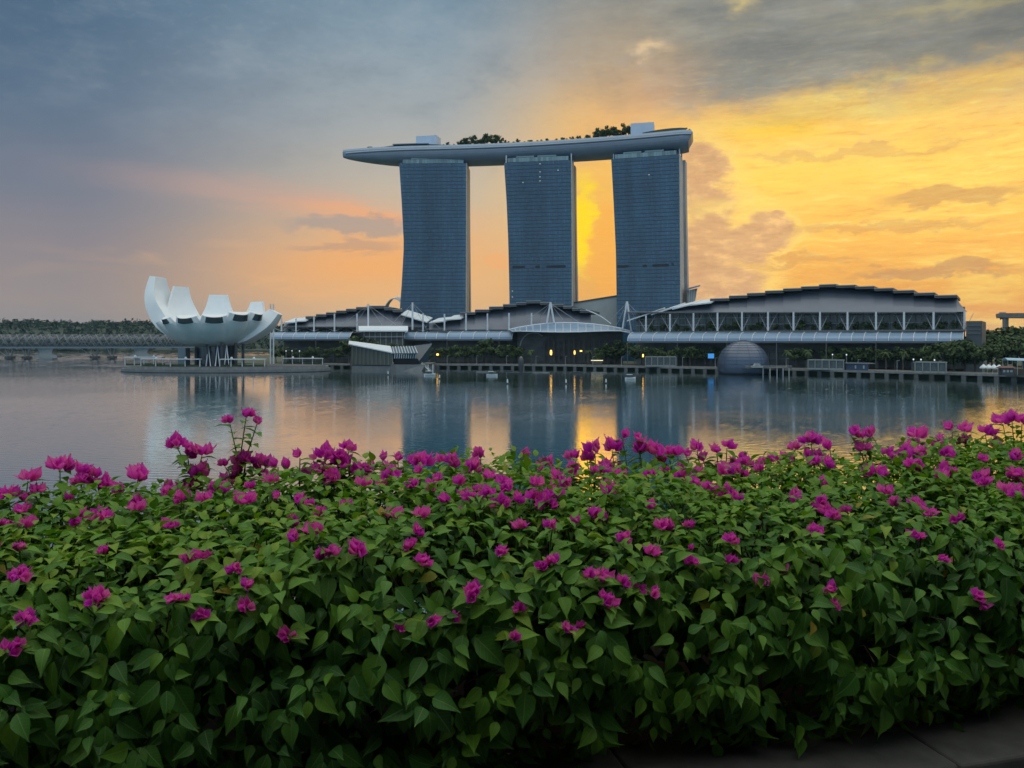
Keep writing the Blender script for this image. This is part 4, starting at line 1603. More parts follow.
for i, (s, h) in enumerate([(-68, 4.0), (-60, 3.2), (-54, 4.2), (74, 6.0), (80, 5.0), (85, 6.5), (90, 5.0), (94, 6.0), (98, 4.0), (103, 5.5), (107, 6.0), (113, 5.0), (118, 4.5), (122, 6.0), (127, 6.5), (132, 5.5), (138, 7.0), (142, 6.2), (146, 5.0), (151, 7.0), (155, 6.0), (246, 6.0), (249, 4.5)]):
    c = park_c(s) - EY * (9 if s > 0 else 6)
    plant('roof_palm', 'palm', (c.x, c.y, ZT + .5), h * 1.05, '{} small palm from the tip end along the roof park'.format(nth(i)), 'palm', 'palms on the roof park', 0.9)

# wooded hills across the water on the left, reading as one mass
hv = MB()
rings = []
for i in range(61):
    x = -1500 + 1900 * i / 60
    px_h = 26 + 12 * mnoise.noise(Vector((x * 0.004, 2.0, 0))) + 6 * mnoise.noise(Vector((x * 0.013, 7.0, 0)))
    ring = []
    for j in range(9):
        t = j / 8
        ring.append((x * (1 + t * .25), 1960 + 520 * t, 2.0 + px_h * 2.45 * math.sin(t * math.pi * 0.62)))
    rings.append(ring)
hv.loft(rings, cap=False, closed=False)
hill = hv.build('hills', material('hill_floor', (0.035, 0.050, 0.028), 0.95, var=0.3, scale=0.02), None, smooth=True)
tag(hill, 'low wooded hills across the water at the left', 'hills', kind='structure')
rnd = random.Random(3)
lobes = []
for i in range(2300):
    x = rnd.uniform(-1480, 390)
    t = rnd.random() ** 1.2
    px_h = 26 + 12 * mnoise.noise(Vector((x * 0.004, 2.0, 0))) + 6 * mnoise.noise(Vector((x * 0.013, 7.0, 0)))
    z = 2.0 + px_h * 2.45 * math.sin(t * math.pi * 0.62)
    h = rnd.uniform(6, 13)
    lobes.append(((x * (1 + t * .25), 1945 + 520 * t, z + h * .6), (rnd.uniform(6, 12), rnd.uniform(6, 12), h)))
me = crown_mesh('far_woodland', lobes, 42000, 3.2, M_treed, rnd)
wo = bpy.data.objects.new('far_woodland', me)
COL.objects.link(wo)
tag(wo, 'hazy dark woodland covering the far left shore', 'woodland', kind='stuff')
# woodland further back between the halls, on the right
rnd = random.Random(4)
lobes = []
for i in range(260):
    x = rnd.uniform(455, 720)
    y = rnd.uniform(760, 900)
    h = rnd.uniform(9, 15)
    lobes.append(((x * y / 760, y, h + 2), (rnd.uniform(6, 10), rnd.uniform(6, 10), h)))
me = crown_mesh('back_woodland', lobes, 9000, 1.7, M_treed, rnd)
wo = bpy.data.objects.new('back_woodland', me)
COL.objects.link(wo)
tag(wo, 'dense green woodland behind the trees at the right edge', 'woodland', kind='stuff')
# ------------------------------------------------------------------ bridges on the left
M_steel = material('bridge_steel', (0.23, 0.25, 0.27), 0.5, var=0.1, scale=0.3)
M_mesh = material('bridge_mesh', (0.085, 0.095, 0.105), 0.6, var=0.45, scale=0.35)
M_strut2 = material('pier_concrete', (0.075, 0.078, 0.08), 0.8, var=0.2, scale=0.4)
hx = thing('helix_bridge', 'grey steel double helix footbridge crossing the water at the left', 'bridge', tuple(at(60, 350, 955)))
BR = Line((-160, 940), (205, 985))
LB = (BR.q - BR.p).length
def bp(u, off, z):
    p = BR.p + BR.t * u
    return Vector((p.x + BR.n3.x * off, p.y + BR.n3.y * off, z))
q = MB()
q.hexa([bp(0, -4, 12.6), bp(LB, -4, 12.6), bp(LB, 4, 12.6), bp(0, 4, 12.6), bp(0, -4, 14.6), bp(LB, -4, 14.6), bp(LB, 4, 14.6), bp(0, 4, 14.6)])
q.build('deck', M_steel, hx)
for rad, turns, sgn, nm in ((7.6, LB / 26.0, 1, 'outer_helix'), (7.6, LB / 26.0, -1, 'outer_helix'), (6.2, LB / 22.0, 1, 'inner_helix'), (6.2, LB / 22.0, -1, 'inner_helix')):
    for ph in (0, 2.1, 4.2):
        q = MB()
        n = int(turns * 16)
        q.tube([bp(LB * i / n, rad * math.cos(sgn * 6.283 * turns * i / n + ph), 21.4 + rad * math.sin(sgn * 6.283 * turns * i / n + ph)) for i in range(n + 1)], 0.34, 4)
        q.build(nm, M_steel, hx)
q = MB()
rings = []
for i in range(80):
    u = LB * i / 79
    rings.append([bp(u, 5.6 * math.cos(a), 21.0 + 5.4 * math.sin(a)) for a in [0.15 + 2.84 * k / 8 for k in range(9)]])
q.loft(rings, cap=False, closed=False)
q.build('mesh_canopy', M_mesh, hx)
for off in (-3.9, 3.9):
    q = MB()
    q.hexa([bp(0, off, 14.61), bp(LB, off, 14.61), bp(LB, off + .1, 14.61), bp(0, off + .1, 14.61), bp(0, off, 17.6), bp(LB, off, 17.6), bp(LB, off + .1, 17.6), bp(0, off + .1, 17.6)])
    q.build('glass_rail', M_mesh, hx)
for px in (-95, -78, 10, 27, 95, 112):
    c = BR.at(px, 350, 0)
    q = MB()
    q.lathe((c.x, c.y, 0), [(3.0, -2), (3.0, 0.4), (5.6, 0.6), (5.6, 3.2), (4.6, 3.6)], 14)
    pr = q.build('pier', M_strut2, hx)
    for s_ in (-1, 1):
        q = MB()
        q.tube([(c.x + s_ * 1.4, c.y, 3.4), (c.x + s_ * 4.4, c.y - 2.5, 12.7)], [0.8, 0.55], 6)
        q.tube([(c.x + s_ * 1.4, c.y, 3.4), (c.x + s_ * 3.6, c.y + 2.5, 12.7)], [0.8, 0.55], 6)
        q.build('pier_strut', M_steel, pr)
    if px in (10, 95):
        q = MB()
        q.tube([(c.x - 3, c.y - 1, 3.2), (c.x - 17, c.y - 1, 12.8)], 0.5, 6)
        q.build('pier_strut', M_steel, pr)
rb = thing('road_bridge', 'pale concrete road bridge running just behind the footbridge', 'bridge', tuple(at(90, 350, 1090)))
RB = Line((-160, 1070), (200, 1110))
def rp(u, off, z):
    p = RB.p + RB.t * u
    return Vector((p.x + RB.n3.x * off, p.y + RB.n3.y * off, z))
LR = (RB.q - RB.p).length
q = MB()
q.hexa([rp(0, -12, 13.2), rp(LR, -12, 13.2), rp(LR, 12, 13.2), rp(0, 12, 13.2), rp(0, -12, 16.2), rp(LR, -12, 16.2), rp(LR, 12, 16.2), rp(0, 12, 16.2)])
q.build('deck', M_conc, rb)
for off in (-11.8, 11.6):
    q = MB()
    q.hexa([rp(0, off, 16.21), rp(LR, off, 16.21), rp(LR, off + .3, 16.21), rp(0, off + .3, 16.21), rp(0, off, 17.4), rp(LR, off, 17.4), rp(LR, off + .3, 17.4), rp(0, off + .3, 17.4)])
    q.build('parapet', M_conc, rb)
M_pale = material('pale_concrete', (0.34, 0.35, 0.35), 0.8, var=0.15, scale=0.2)
for px in (-70, 48, 143):
    c = RB.at(px, 350, -2)
    q = MB()
    q.loft([[(c.x - w_, c.y - 6, z), (c.x + w_, c.y - 6, z), (c.x + w_, c.y + 6, z), (c.x - w_, c.y + 6, z)] for w_, z in ((15, -2), (15, 2.4), (13, 3.4), (9, 3.6), (8, 7), (11, 13.2))])
    q.build('pier', M_pale, rb)

# ------------------------------------------------------------------ dark dome on the water
DC = at(743, 365, 519)
dm = thing('dome_pavilion', 'dark blue grey glass dome floating at the edge of the promenade', 'dome', (DC.x, DC.y, 0))
RD = 15.7
M_dome = material('dome_glass', (0.070, 0.095, 0.145), 0.32, metal=0.3, spec=0.8)
M_domeb = material('dome_baffle', (0.060, 0.080, 0.125), 0.38, metal=0.3)
q = MB()
cz = 5.2
ring_prof = []
for i in range(25):
    a = -0.30 + (math.pi / 2 + 0.30) * i / 24
    ring_prof.append((max(0.05, RD * math.cos(a)), cz + RD * math.sin(a)))
q.lathe((DC.x, DC.y, 0), ring_prof, 64)
q.build('glass_shell', M_dome, dm, smooth=True)
for i in range(1, 12):
    a = -0.22 + (math.pi / 2 + 0.18) * i / 12
    r, z = RD * math.cos(a), cz + RD * math.sin(a)
    q = MB()
    q.lathe((DC.x, DC.y, 0), [(r + .02, z - .12), (r + .12, z - .08), (r + .12, z + .10), (r + .02, z + .14)], 64, cap=False)
    q.build('sun_baffle', M_domeb, dm)
for i in range(12):
    q = MB()
    an = 2 * math.pi * i / 12
    q.tube([(DC.x + (RD + .1) * math.cos(a) * math.cos(an), DC.y + (RD + .1) * math.cos(a) * math.sin(an), cz + (RD + .1) * math.sin(a)) for a in [-.2 + 1.72 * k / 10 for k in range(11)]], 0.06, 4)
    q.build('meridian_rib', M_domeb, dm)
q = MB()
q.lathe((DC.x, DC.y, 0), [(14.6, -1), (14.9, 0.6), (15.2, 2.0), (14.9, 2.02)], 48)
q.build('base_ring', M_dark, dm)
q = MB()
q.lathe((DC.x, DC.y, 0), [(2.4, cz + RD - .25), (2.4, cz + RD + .15), (0.3, cz + RD + .3)], 24)
q.build('oculus', M_domeb, dm)

# timber jetty on white piles beside the dome
jt = thing('timber_jetty', 'small timber jetty on pale piles right of the dark dome', 'jetty', tuple(at(775, 374, 505)))
jt.location.z = 0
ORIGIN[jt.name] = Vector(jt.location)
q = MB()
a, b = at(745, 366, 499), at(792, 366, 505)
q.hexa([(a.x, a.y, 3.9), (b.x, b.y, 3.9), (b.x, b.y + 22, 3.9), (a.x, a.y + 6, 3.9), (a.x, a.y, 4.5), (b.x, b.y, 4.5), (b.x, b.y + 22, 4.5), (a.x, a.y + 6, 4.5)])
q.build('deck', M_deck, jt)
for px in (763, 770, 777, 783, 789):
    c = at(px, 370, 501)
    q = MB()
    q.tube([(c.x, c.y, -2), (c.x, c.y, 4.2)], 0.30, 8)
    q.build('pile', M_brace, jt)
q = MB()
a, b = at(745, 366, 498.8), at(792, 366, 504.8)
for z in (5.0, 5.6):
    q.tube([(a.x, a.y, z), (b.x, b.y, z)], 0.07, 4)
q.build('handrail', M_brace, jt)
q = MB()
c = at(757, 363, 500)
q.loft([[(c.x - w_, c.y - 1.2, z), (c.x + w_, c.y - 1.2, z), (c.x + w_, c.y + 1.2, z), (c.x - w_, c.y + 1.2, z)] for w_, z in ((3.4, 4.5), (3.4, 5.6), (2.0, 5.8), (1.6, 6.8), (1.2, 7.0))])
tag(q.build('ticket_counter', M_pale), 'small pale counter on the jetty in front of the dark dome', 'counter')

# white framed shelters on the promenade
M_frame = material('frame_pale', (0.26, 0.275, 0.27), 0.5)
M_pane2 = material('dull_glazing', (0.07, 0.085, 0.085), 0.25, spec=0.6, var=0.4, scale=0.4)
def kiosk(x0, x1, yt, yb, d, n, label):
    a, b = at(x0, yb, d), at(x1, yb, d - (x1 - x0) * 0.28 if x0 > 700 else d - 3)
    zt = EYE + (HOR - yt) * d / F
    zb = 3.21
    o = thing('framed_shelter', label, 'shelter', ((a.x + b.x) / 2, (a.y + b.y) / 2, zb), 'white framed glass shelters on the promenade')
    t = (b - a).to_2d().normalized()
    nn = Vector((-t.y, t.x, 0)) * 5
    for z0, z1 in ((zb, zb + 1.0), (zt - 0.55, zt)):
        q = MB()
        p = [Vector((a.x, a.y, 0)), Vector((b.x, b.y, 0))]
        p += [p[1] + nn, p[0] + nn]
        q.hexa([v + Vector((0, 0, z0)) for v in p] + [v + Vector((0, 0, z1)) for v in p])
        q.build('plinth' if z0 == zb else 'roof', M_frame, o)
    for i in range(n + 1):
        c = a.lerp(b, i / n)
        q = MB()
        q.box((c.x, c.y - .05, (zb + zt) / 2), (0.45, 0.45, zt - zb - .1))
        q.build('post', M_frame, o)
    q = MB()
    p = [Vector((a.x, a.y + .8, 0)), Vector((b.x, b.y + .8, 0)), Vector((b.x, b.y + 4, 0)), Vector((a.x, a.y + 4, 0))]
    q.hexa([v + Vector((0, 0, zb + 1.01)) for v in p] + [v + Vector((0, 0, zt - .56)) for v in p])
    q.build('glazing', M_pane2, o)
kiosk(645.5, 676, 356.4, 363, 566, 5, 'five bay white framed shelter left of the dark dome')
kiosk(808, 843.5, 359.4, 367, 506, 5, 'five bay white framed shelter right of the dark dome beside the blue kiosk')
kiosk(915, 946, 361.6, 369, 452, 4, 'four bay white framed shelter near the right end of the promenade')
# blue kiosk
bk = thing('blue_kiosk', 'low dark blue kiosk with pale hatches beside a framed shelter', 'kiosk', tuple(Vector((*at(858, 366, 494).xy, 3.2))))
a, b = at(846, 368, 497), at(868, 368, 488)
q = MB()
q.hexa([(a.x, a.y, 3.21), (b.x, b.y, 3.21), (b.x + 1, b.y + 5, 3.21), (a.x + 1, a.y + 5, 3.21), (a.x, a.y, 7.2), (b.x, b.y, 7.2), (b.x + 1, b.y + 5, 7.2), (a.x + 1, a.y + 5, 7.2)])
q.build('body', material('kiosk_blue', (0.035, 0.065, 0.12), 0.5), bk)
q = MB()
q.hexa([(a.x - .6, a.y - 1.4, 7.21), (b.x + 3, b.y - 2.4, 7.21), (b.x + 3, b.y + 5, 7.21), (a.x - .6, a.y + 5, 7.21), (a.x - .6, a.y - 1.4, 7.6), (b.x + 3, b.y - 2.4, 7.6), (b.x + 3, b.y + 5, 7.6), (a.x - .6, a.y + 5, 7.6)])
q.build('roof', M_steel, bk)
for t in (0.45, 0.82):
    c = a.lerp(b, t)
    q = MB()
    q.box((c.x, c.y - .12, 5.2), (1.3, 0.2, 1.9))
    q.build('hatch', M_pale, bk)

# faceted crystal pavilion in the water
cp = thing('crystal_pavilion', 'faceted pavilion with a long white sloping roof standing in the water', 'pavilion', tuple(Vector((*at(388, 370, 580).xy, 0))))
def cpp(px, py, d):
    return at(px, py, d)
M_cg = material('pavilion_glass', (0.085, 0.088, 0.070), 0.4, spec=0.6, var=0.3, scale=0.2, stretch=(3, 1, 0.4))
M_cd = material('pavilion_facet', (0.030, 0.055, 0.075), 0.3, spec=0.7)
q = MB()
q.hexa([cpp(350, 364.8, 588), cpp(393, 365.2, 576), cpp(393, 363.5, 600), cpp(350, 363.4, 612), cpp(352, 345.6, 586), cpp(392.5, 353.4, 575.5), cpp(390, 348.5, 600), cpp(352, 343.4, 612)])
q.build('glass_wall', M_cg, cp)
q = MB()
p = [cpp(348.5, 344.6, 584), cpp(392.5, 353.4, 574), cpp(390.5, 347.0, 601), cpp(349, 341.6, 613)]
q.hexa(p + [v + Vector((0, 0, 0.7)) for v in p])
q.build('sloping_roof', M_roofw, cp)
for i in range(11):
    t = i / 10
    q = MB()
    q.tube([cpp(352, 364.6, 587.5).lerp(cpp(392.6, 364.8, 575.4), t), cpp(352.4, 346.2, 585.6).lerp(cpp(392.2, 353.8, 575.0), t)], 0.12, 4)
    q.build('glazing_bar', M_brace, cp)
q = MB()
p = [cpp(391.5, 353.4, 574), cpp(417.5, 353.2, 570), cpp(414.5, 346.2, 596), cpp(390, 346.8, 600)]
q.hexa([v + Vector((0, 0, -.5)) for v in p] + p)
rf = q.build('ribbed_roof', M_cd, cp)
for i in range(10):
    t = i / 9
    q = MB()
    q.tube([p[0].lerp(p[1], t) + Vector((0, -.1, .15)), p[3].lerp(p[2], t) + Vector((0, 0, .15))], 0.30, 4)
    q.build('roof_fin', M_roofw, rf)
q = MB()
q.hexa([cpp(393, 358.5, 577), cpp(416, 358.5, 573), cpp(414, 358, 596), cpp(393, 358, 599), cpp(393, 354, 576.8), cpp(416, 354, 572.8), cpp(414, 353, 596), cpp(393, 353, 599)])
q.build('window_band', M_cd, cp)
for i in range(10):
    q = MB()
    x = 394.5 + i * 2.3
    q.tube([cpp(x, 358.4, 572.5), cpp(x + .5, 354.0, 572.3)], 0.22, 4)
    q.build('window_post', M_roofw, cp)
q = MB()
q.hexa([cpp(394, 364.4, 578), cpp(420, 364.2, 574), cpp(418, 363, 597), cpp(394, 363, 600), cpp(393, 358.6, 577.5), cpp(418, 358.6, 573.5), cpp(416, 358, 597), cpp(393, 358, 600)])
q.build('lower_storey', M_dark, cp)
q = MB()
q.hexa([cpp(416, 365, 580), cpp(428, 362, 592), cpp(428, 360, 606), cpp(416, 361, 604), cpp(415.5, 346.4, 590), cpp(432, 344.2, 594), cpp(432, 343.4, 610), cpp(415, 345.4, 606)])
q.build('dark_facet', M_cd, cp)
q = MB()
a, b, c_, d_ = at(352, 371, 572), at(424, 371, 572), at(436, 371, 632), at(352, 371, 632)
q.hexa([(v.x, v.y, -1) for v in (at(396, 371, 570), at(421, 371, 570), c_, d_)] + [(v.x, v.y, 4.4) for v in (at(396, 371, 570), at(425, 371, 572), c_, d_)])
q.build('plinth', M_plat, cp)
q = MB()
q.hexa([(v.x, v.y, -1) for v in (at(352, 371, 588), at(396.2, 371, 576), at(396, 371, 628), d_)] + [(v.x, v.y, 3.4) for v in (at(352, 371, 588), at(396.2, 371, 576), at(396, 371, 628), d_)])
q.build('lower_plinth', M_plat, cp)

# ------------------------------------------------------------------ boats, floats and buoys
M_boat = material('boat_white', (0.66, 0.70, 0.72), 0.4, var=0.08, scale=1.5)
def boat(px, py, L, rz, label, group='small white boats moored off the promenade'):
    d = EYE * F / (py - HOR)
    c = at(px, py, d)
    o = thing('small_boat', label, 'boat', (c.x, c.y, 0), group)
    o.rotation_euler = (0, 0, 0)
    ca, sa = math.cos(rz), math.sin(rz)
    def w_(x, y, z):
        return (c.x + x * ca - y * sa, c.y + x * sa + y * ca, z)
    q = MB()
    rings = []
    for t, wd, kz in ((-0.5, 0.75, .0), (-0.3, .95, 0), (0, 1.0, 0), (.25, .85, .05), (.42, .45, .15), (.5, .06, .3)):
        b = L * 0.17 * wd
        rings.append([w_(L * t, -b, 1.1 + kz), w_(L * t, -b * .75, 0.1), w_(L * t, 0, -.25), w_(L * t, b * .75, 0.1), w_(L * t, b, 1.1 + kz)])
    q.loft(rings)
    q.build('hull', M_boat, o)
    q = MB()
    q.loft([[w_(x0, -y0, z), w_(x1, -y0, z), w_(x1, y0, z), w_(x0, y0, z)] for x0, x1, y0, z in ((-L * .28, L * .16, L * .12, 1.1), (-L * .26, L * .12, L * .115, 2.0), (-L * .24, L * .06, L * .11, 2.5))])
    q.build('cabin', M_pane2, o)
    q = MB()
    q.loft([[w_(x0, -y0, z), w_(x1, -y0, z), w_(x1, y0, z), w_(x0, y0, z)] for x0, x1, y0, z in ((-L * .34, L * .14, L * .15, 2.52), (-L * .34, L * .14, L * .15, 2.75))])
    q.build('roof', M_boat, o)
    return o
boat(430, 375.5, 7.5, 0.6, 'white boat moored at the gangway of the crystal pavilion')
boat(492, 376, 6.5, 0.1, 'low white boat beside the dark column in the water')
boat(630.5, 379.5, 6.0, 0.3, 'white boat alone on the water below the right end of the arcade')
gw = thing('gangway', 'thin white gangway between the crystal pavilion and a moored boat', 'gangway', tuple(at(426, 367, 590)))
q = MB()
a, b = at(421.5, 363.5, 582), at(431, 372, 560)
q.tube([a, b], 0.35, 5)
q.tube([a + Vector((0, 0, 1.2)), b + Vector((0, 0, 1.2))], 0.12, 4)
q.build('walkway', M_boat, gw)
for s_ in (-1.6, 1.6):
    c = at(430.5, 372, 556)
    q = MB()
    q.tube([(c.x + s_, c.y, -1), (c.x + s_, c.y, 5.0)], 0.3, 6)
    q.build('post', M_boat, gw)
# dark sculpted column standing in the water
cl = thing('water_column', 'tall dark rounded column standing in the water before the promenade', 'sculpture', tuple(Vector((*at(521, 380, 536).xy, 0))))
c = cl.location
q = MB()
q.lathe((c.x, c.y, 0), [(0.7, -2), (1.2, 0.4), (1.5, 3), (1.7, 6), (1.75, 8.0), (1.3, 9.4), (0.5, 10.0)], 12)
q.build('shaft', M_strut, cl, smooth=True)
q = MB()
q.lathe((c.x, c.y, 0), [(0.9, 9.6), (1.0, 10.2), (0.3, 10.6)], 10)
q.build('cap', M_steel, cl)
q = MB()
q.hexa([(c.x - 9, c.y - 2, -.3), (c.x + 9, c.y - 2, -.3), (c.x + 9, c.y + 2, -.3), (c.x - 9, c.y + 2, -.3), (c.x - 9, c.y - 2, .45), (c.x + 9, c.y - 2, .45), (c.x + 9, c.y + 2, .45), (c.x - 9, c.y + 2, .45)])
tag(q.build('float_raft', M_strut), 'flat dark raft floating round the foot of the dark column', 'raft')
M_yel = material('buoy_yellow', (0.55, 0.40, 0.05), 0.5)
BU = [(388, 375, 'y', 'white marker buoy below the pale sloping pavilion roof'), (439.5, 379, 'y', 'yellow marker buoy right of the moored white boat'),
      (507.5, 384, 'w', 'white marker buoy left of the dark column in the water'), (566, 384, 'w', 'white marker buoy on the water below the arcade lamps'),
      (606, 383.5, 'y', 'yellow marker buoy nearest the lone white boat')]
for px, py, k, lab in BU:
    if 'white' in lab:
        k = 'w'
    d = EYE * F / (py - HOR)
    c = at(px, py, d)
    o = thing('marker_buoy', lab, 'buoy', (c.x, c.y, 0), 'marker buoys on the bay')
    q = MB()
    q.lathe((c.x, c.y, 0), [(0.3, -.4), (0.75, 0), (0.75, .4), (0.3, .6)], 12)
    q.build('float', M_strut, o)
    q = MB()
    q.lathe((c.x, c.y, 0), [(0.28, .6), (0.36, 1.0), (0.30, 1.9), (0.1, 2.3)], 8)
    q.build('marker', M_boat if k == 'w' else M_yel, o)
for px, py, L, lab in ((486, 372.5, 13, 'pale low pontoon left of the dark column'), (541, 373, 11, 'pale low pontoon right of the dark column'), (599, 373, 10, 'pale low pontoon below the right arcade lamp'),
                       (509, 371.6, 5, 'short dark raft left of the dark column'), (575.5, 372.6, 6, 'short dark raft below the middle arcade lamp')):
    d = EYE * F / (py - HOR)
    c = at(px, py, d)
    q = MB()
    q.loft([[(c.x - L / 2 * k, c.y - 1.5 * k, z), (c.x + L / 2 * k, c.y - 1.5 * k, z), (c.x + L / 2 * k, c.y + 1.5 * k, z), (c.x - L / 2 * k, c.y + 1.5 * k, z)] for k, z in ((.96, -.3), (1, .3), (.97, .55))])
    tag(q.build('pontoon', M_strut if 'dark' == lab.split()[1] else M_plat), lab, 'pontoon', 'low pontoons off the promenade')

# ------------------------------------------------------------------ lamps that are lit
M_amber = material('amber_lamp', (0.9, 0.6, 0.2), 0.5, emit=(1.0, 0.52, 0.08), estr=3.2)
M_cool = material('white_lamp', (0.9, 0.9, 0.9), 0.5, emit=(0.85, 0.95, 1.0), estr=0.55)
M_scr = material('screen_blue', (0.05, 0.2, 0.5), 0.4, emit=(0.05, 0.30, 0.75), estr=0.7)
LN = [(551, 352.5, 612, 1.3, 3.6, 'amber lantern glowing tallest in the entrance arcade'), (574.6, 352.5, 607, 0.9, 2.8, 'amber lantern glowing in the middle of the arcade'),
      (437.5, 354.5, 640, 1.5, 1.4, 'warm light in the planting right of the crystal pavilion'), (643, 355.6, 574, 0.9, 2.0, 'warm light at the left end of the five bay shelter'),
      (581, 351, 604, 1.5, 0.9, 'small amber light right of the middle arcade lantern')]
for px, py, d, w_, h_, lab in LN:
    c = at(px, py, d)
    o = thing('lit_lantern', lab, 'lamp', (c.x, c.y, 3.21), 'amber lights along the promenade')
    q = MB()
    q.lathe((c.x, c.y, 0), [(w_ * .5, c.z - h_ / 2), (w_ * .62, c.z), (w_ * .45, c.z + h_ / 2)], 8)
    q.build('lamp_glass', M_amber, o)
    q = MB()
    q.tube([(c.x, c.y, 3.21), (c.x, c.y, c.z - h_ / 2)], 0.2, 6)
    q.build('post', M_strut, o)
    q = MB()
    q.lathe((c.x, c.y, 0), [(w_ * .5, c.z + h_ / 2), (w_ * .55, c.z + h_ / 2 + .12), (0.1, c.z + h_ / 2 + .5)], 8)
    q.build('cap', M_strut, o)
c = at(597, 356.3, 604)
lt = thing('lit_counter', 'low pale lit counter under a small tree in the arcade', 'counter', (c.x, c.y, 3.21))
q = MB()
q.box((c.x, c.y, 6.6), (8.6, 1.4, 0.5))
q.build('lit_top', material('counter_glow', (0.8, 0.8, 0.6), 0.5, emit=(1.0, 0.85, 0.45), estr=1.0), lt)
q = MB()
q.box((c.x, c.y + .2, 4.75), (7.6, 1.0, 3.1))
q.build('counter_base', M_brown, lt)
plant('potted_tree', 'round', (c.x + 0.5, c.y + 3, 3.21), 10.0, 'small yellow green tree standing behind the lit arcade counter', 'tree', 'trees beside the arcade', 0.8)
c = at(711, 356, 566)
sc_ = thing('screen_panel', 'small glowing blue screen on the promenade left of the dome', 'screen', (c.x, c.y, 3.21))
q = MB()
q.box((c.x, c.y, c.z), (4.0, 0.5, 3.2))
q.build('screen', M_scr, sc_)
q = MB()
q.box((c.x, c.y + .4, c.z), (4.4, 0.28, 3.6))
q.build('casing', M_strut, sc_)
q = MB()
q.box((c.x, c.y + .3, (3.21 + c.z - 1.8) / 2), (0.5, 0.3, c.z - 1.8 - 3.21))
q.build('post', M_strut, sc_)
for px, py, d, lab in ((832.5, 354.6, 522, 'left of two white lights over the blue kiosk'), (846.5, 354.8, 516, 'right of two white lights over the blue kiosk'), (913.5, 359.4, 476, 'first of three white lights above the right framed shelter'),
                       (921, 359.6, 473, 'second of three white lights above the right framed shelter'), (934.5, 360, 468, 'third of three white lights above the right framed shelter'),
                       (286, 351, 655, 'first of three pale lights in the trees right of the museum'), (292, 350.8, 655, 'second of three pale lights in the trees right of the museum'), (299.5, 351, 655, 'third of three pale lights in the trees right of the museum')):
    c = at(px, py, d)
    o = thing('promenade_lamp', lab, 'lamp', (c.x, c.y, 3.21), 'white lamps along the promenade')
    q = MB()
    q.lathe((c.x, c.y, 0), [(.1, c.z - .45), (.42, c.z - .2), (.42, c.z + .2), (.1, c.z + .45)], 8)
    q.build('lamp_head', M_cool, o)
    q = MB()
    q.tube([(c.x, c.y, 3.21), (c.x, c.y, c.z - .45)], 0.12, 5)
    q.build('post', M_brace, o)
# slim lamp posts along the boardwalk, unlit
lp = None
for i, (p, t) in enumerate(along(offset_line(QUAY, -3.0)[1:12], 23.0, 9.0)):
    if lp is None:
        lp = thing('lamp_post', 'x', 'lamp post', (0, 0, 3.21), 'slim lamp posts along the boardwalk')
        q = MB(); q.tube([(0, 0, 3.21), (0, 0, 9.4)], [0.16, 0.10], 6); q.build('pole', M_brace, lp)
        q = MB(); q.box((0.7, 0, 9.4), (1.6, 0.35, 0.18)); q.build('lamp_head', M_brace, lp)
        o = lp
        o.location = (p.x, p.y, 3.21)
        o.rotation_euler = (0, 0, 0)
    else:
        o = dup(lp, (p.x, p.y, 3.21))
    o['label'] = '{} slim grey lamp post from the museum end of the boardwalk'.format(nth(i))

# ------------------------------------------------------------------ right edge: elevated road, marquee, ramp
fl = thing('elevated_road', 'grey elevated road deck rising over the trees at the right edge', 'road', tuple(Vector((*at(1040, 340, 680).xy, 2.3))))
a, b = at(999.5, 317.5, 700), at(1080, 317.8, 640)
q = MB()
q.hexa([a, b, b + Vector((10, 22, 0)), a + Vector((10, 22, 0)), at(999, 313.2, 700), at(1080, 312.4, 640), at(1080, 312.4, 640) + Vector((10, 22, 0)), at(999, 313.2, 700) + Vector((10, 22, 0))])
q.build('deck', M_conc, fl)
q = MB()
q.hexa([at(1000, 320, 702), at(1006, 317.6, 702), at(1006, 317.6, 716), at(1000, 320, 716), at(999.2, 312.2, 702), at(1006, 312.2, 702), at(1006, 312.2, 716), at(999.2, 312.2, 716)])
q.build('end_block', M_steel, fl)
for px in (1004, 1040, 1075):
    c = at(px, 318, 690)
    q = MB()
    q.box((c.x + 6, c.y + 8, (2.3 + c.z) / 2), (3, 4, c.z - 2.3))
    q.build('pier', M_conc, fl)
mq = thing('blue_roof_marquee', 'low stall with a pale blue curved roof at the right edge', 'stall', tuple(Vector((*at(1018, 368, 418).xy, 3.2))))
q = MB()
a, b = at(1007.5, 360, 424), at(1034, 361, 412)
q.loft([[a + Vector((0, 5 * k / 4, 1.1 * math.sin(math.pi * k / 4) + z)) for k in range(5)][::1] + [a + Vector((0, 5 * k / 4, 1.1 * math.sin(math.pi * k / 4) + z - .2)) for k in range(4, -1, -1)] for z in (0,)] +
       [[b + Vector((0, 5 * k / 4, 1.1 * math.sin(math.pi * k / 4))) for k in range(5)] + [b + Vector((0, 5 * k / 4, 1.1 * math.sin(math.pi * k / 4) - .2)) for k in range(4, -1, -1)]])
q.build('roof', material('roof_pale_blue', (0.35, 0.52, 0.66), 0.4), mq)
q = MB()
q.hexa([(a.x + 1, a.y + .6, 3.21), (b.x, b.y + .6, 3.21), (b.x, b.y + 4.5, 3.21), (a.x + 1, a.y + 4.5, 3.21), (a.x + 1, a.y + .6, 6.4), (b.x, b.y + .6, 6.4), (b.x, b.y + 4.5, 6.4), (a.x + 1, a.y + 4.5, 6.4)])
q.build('counter', M_brown, mq)
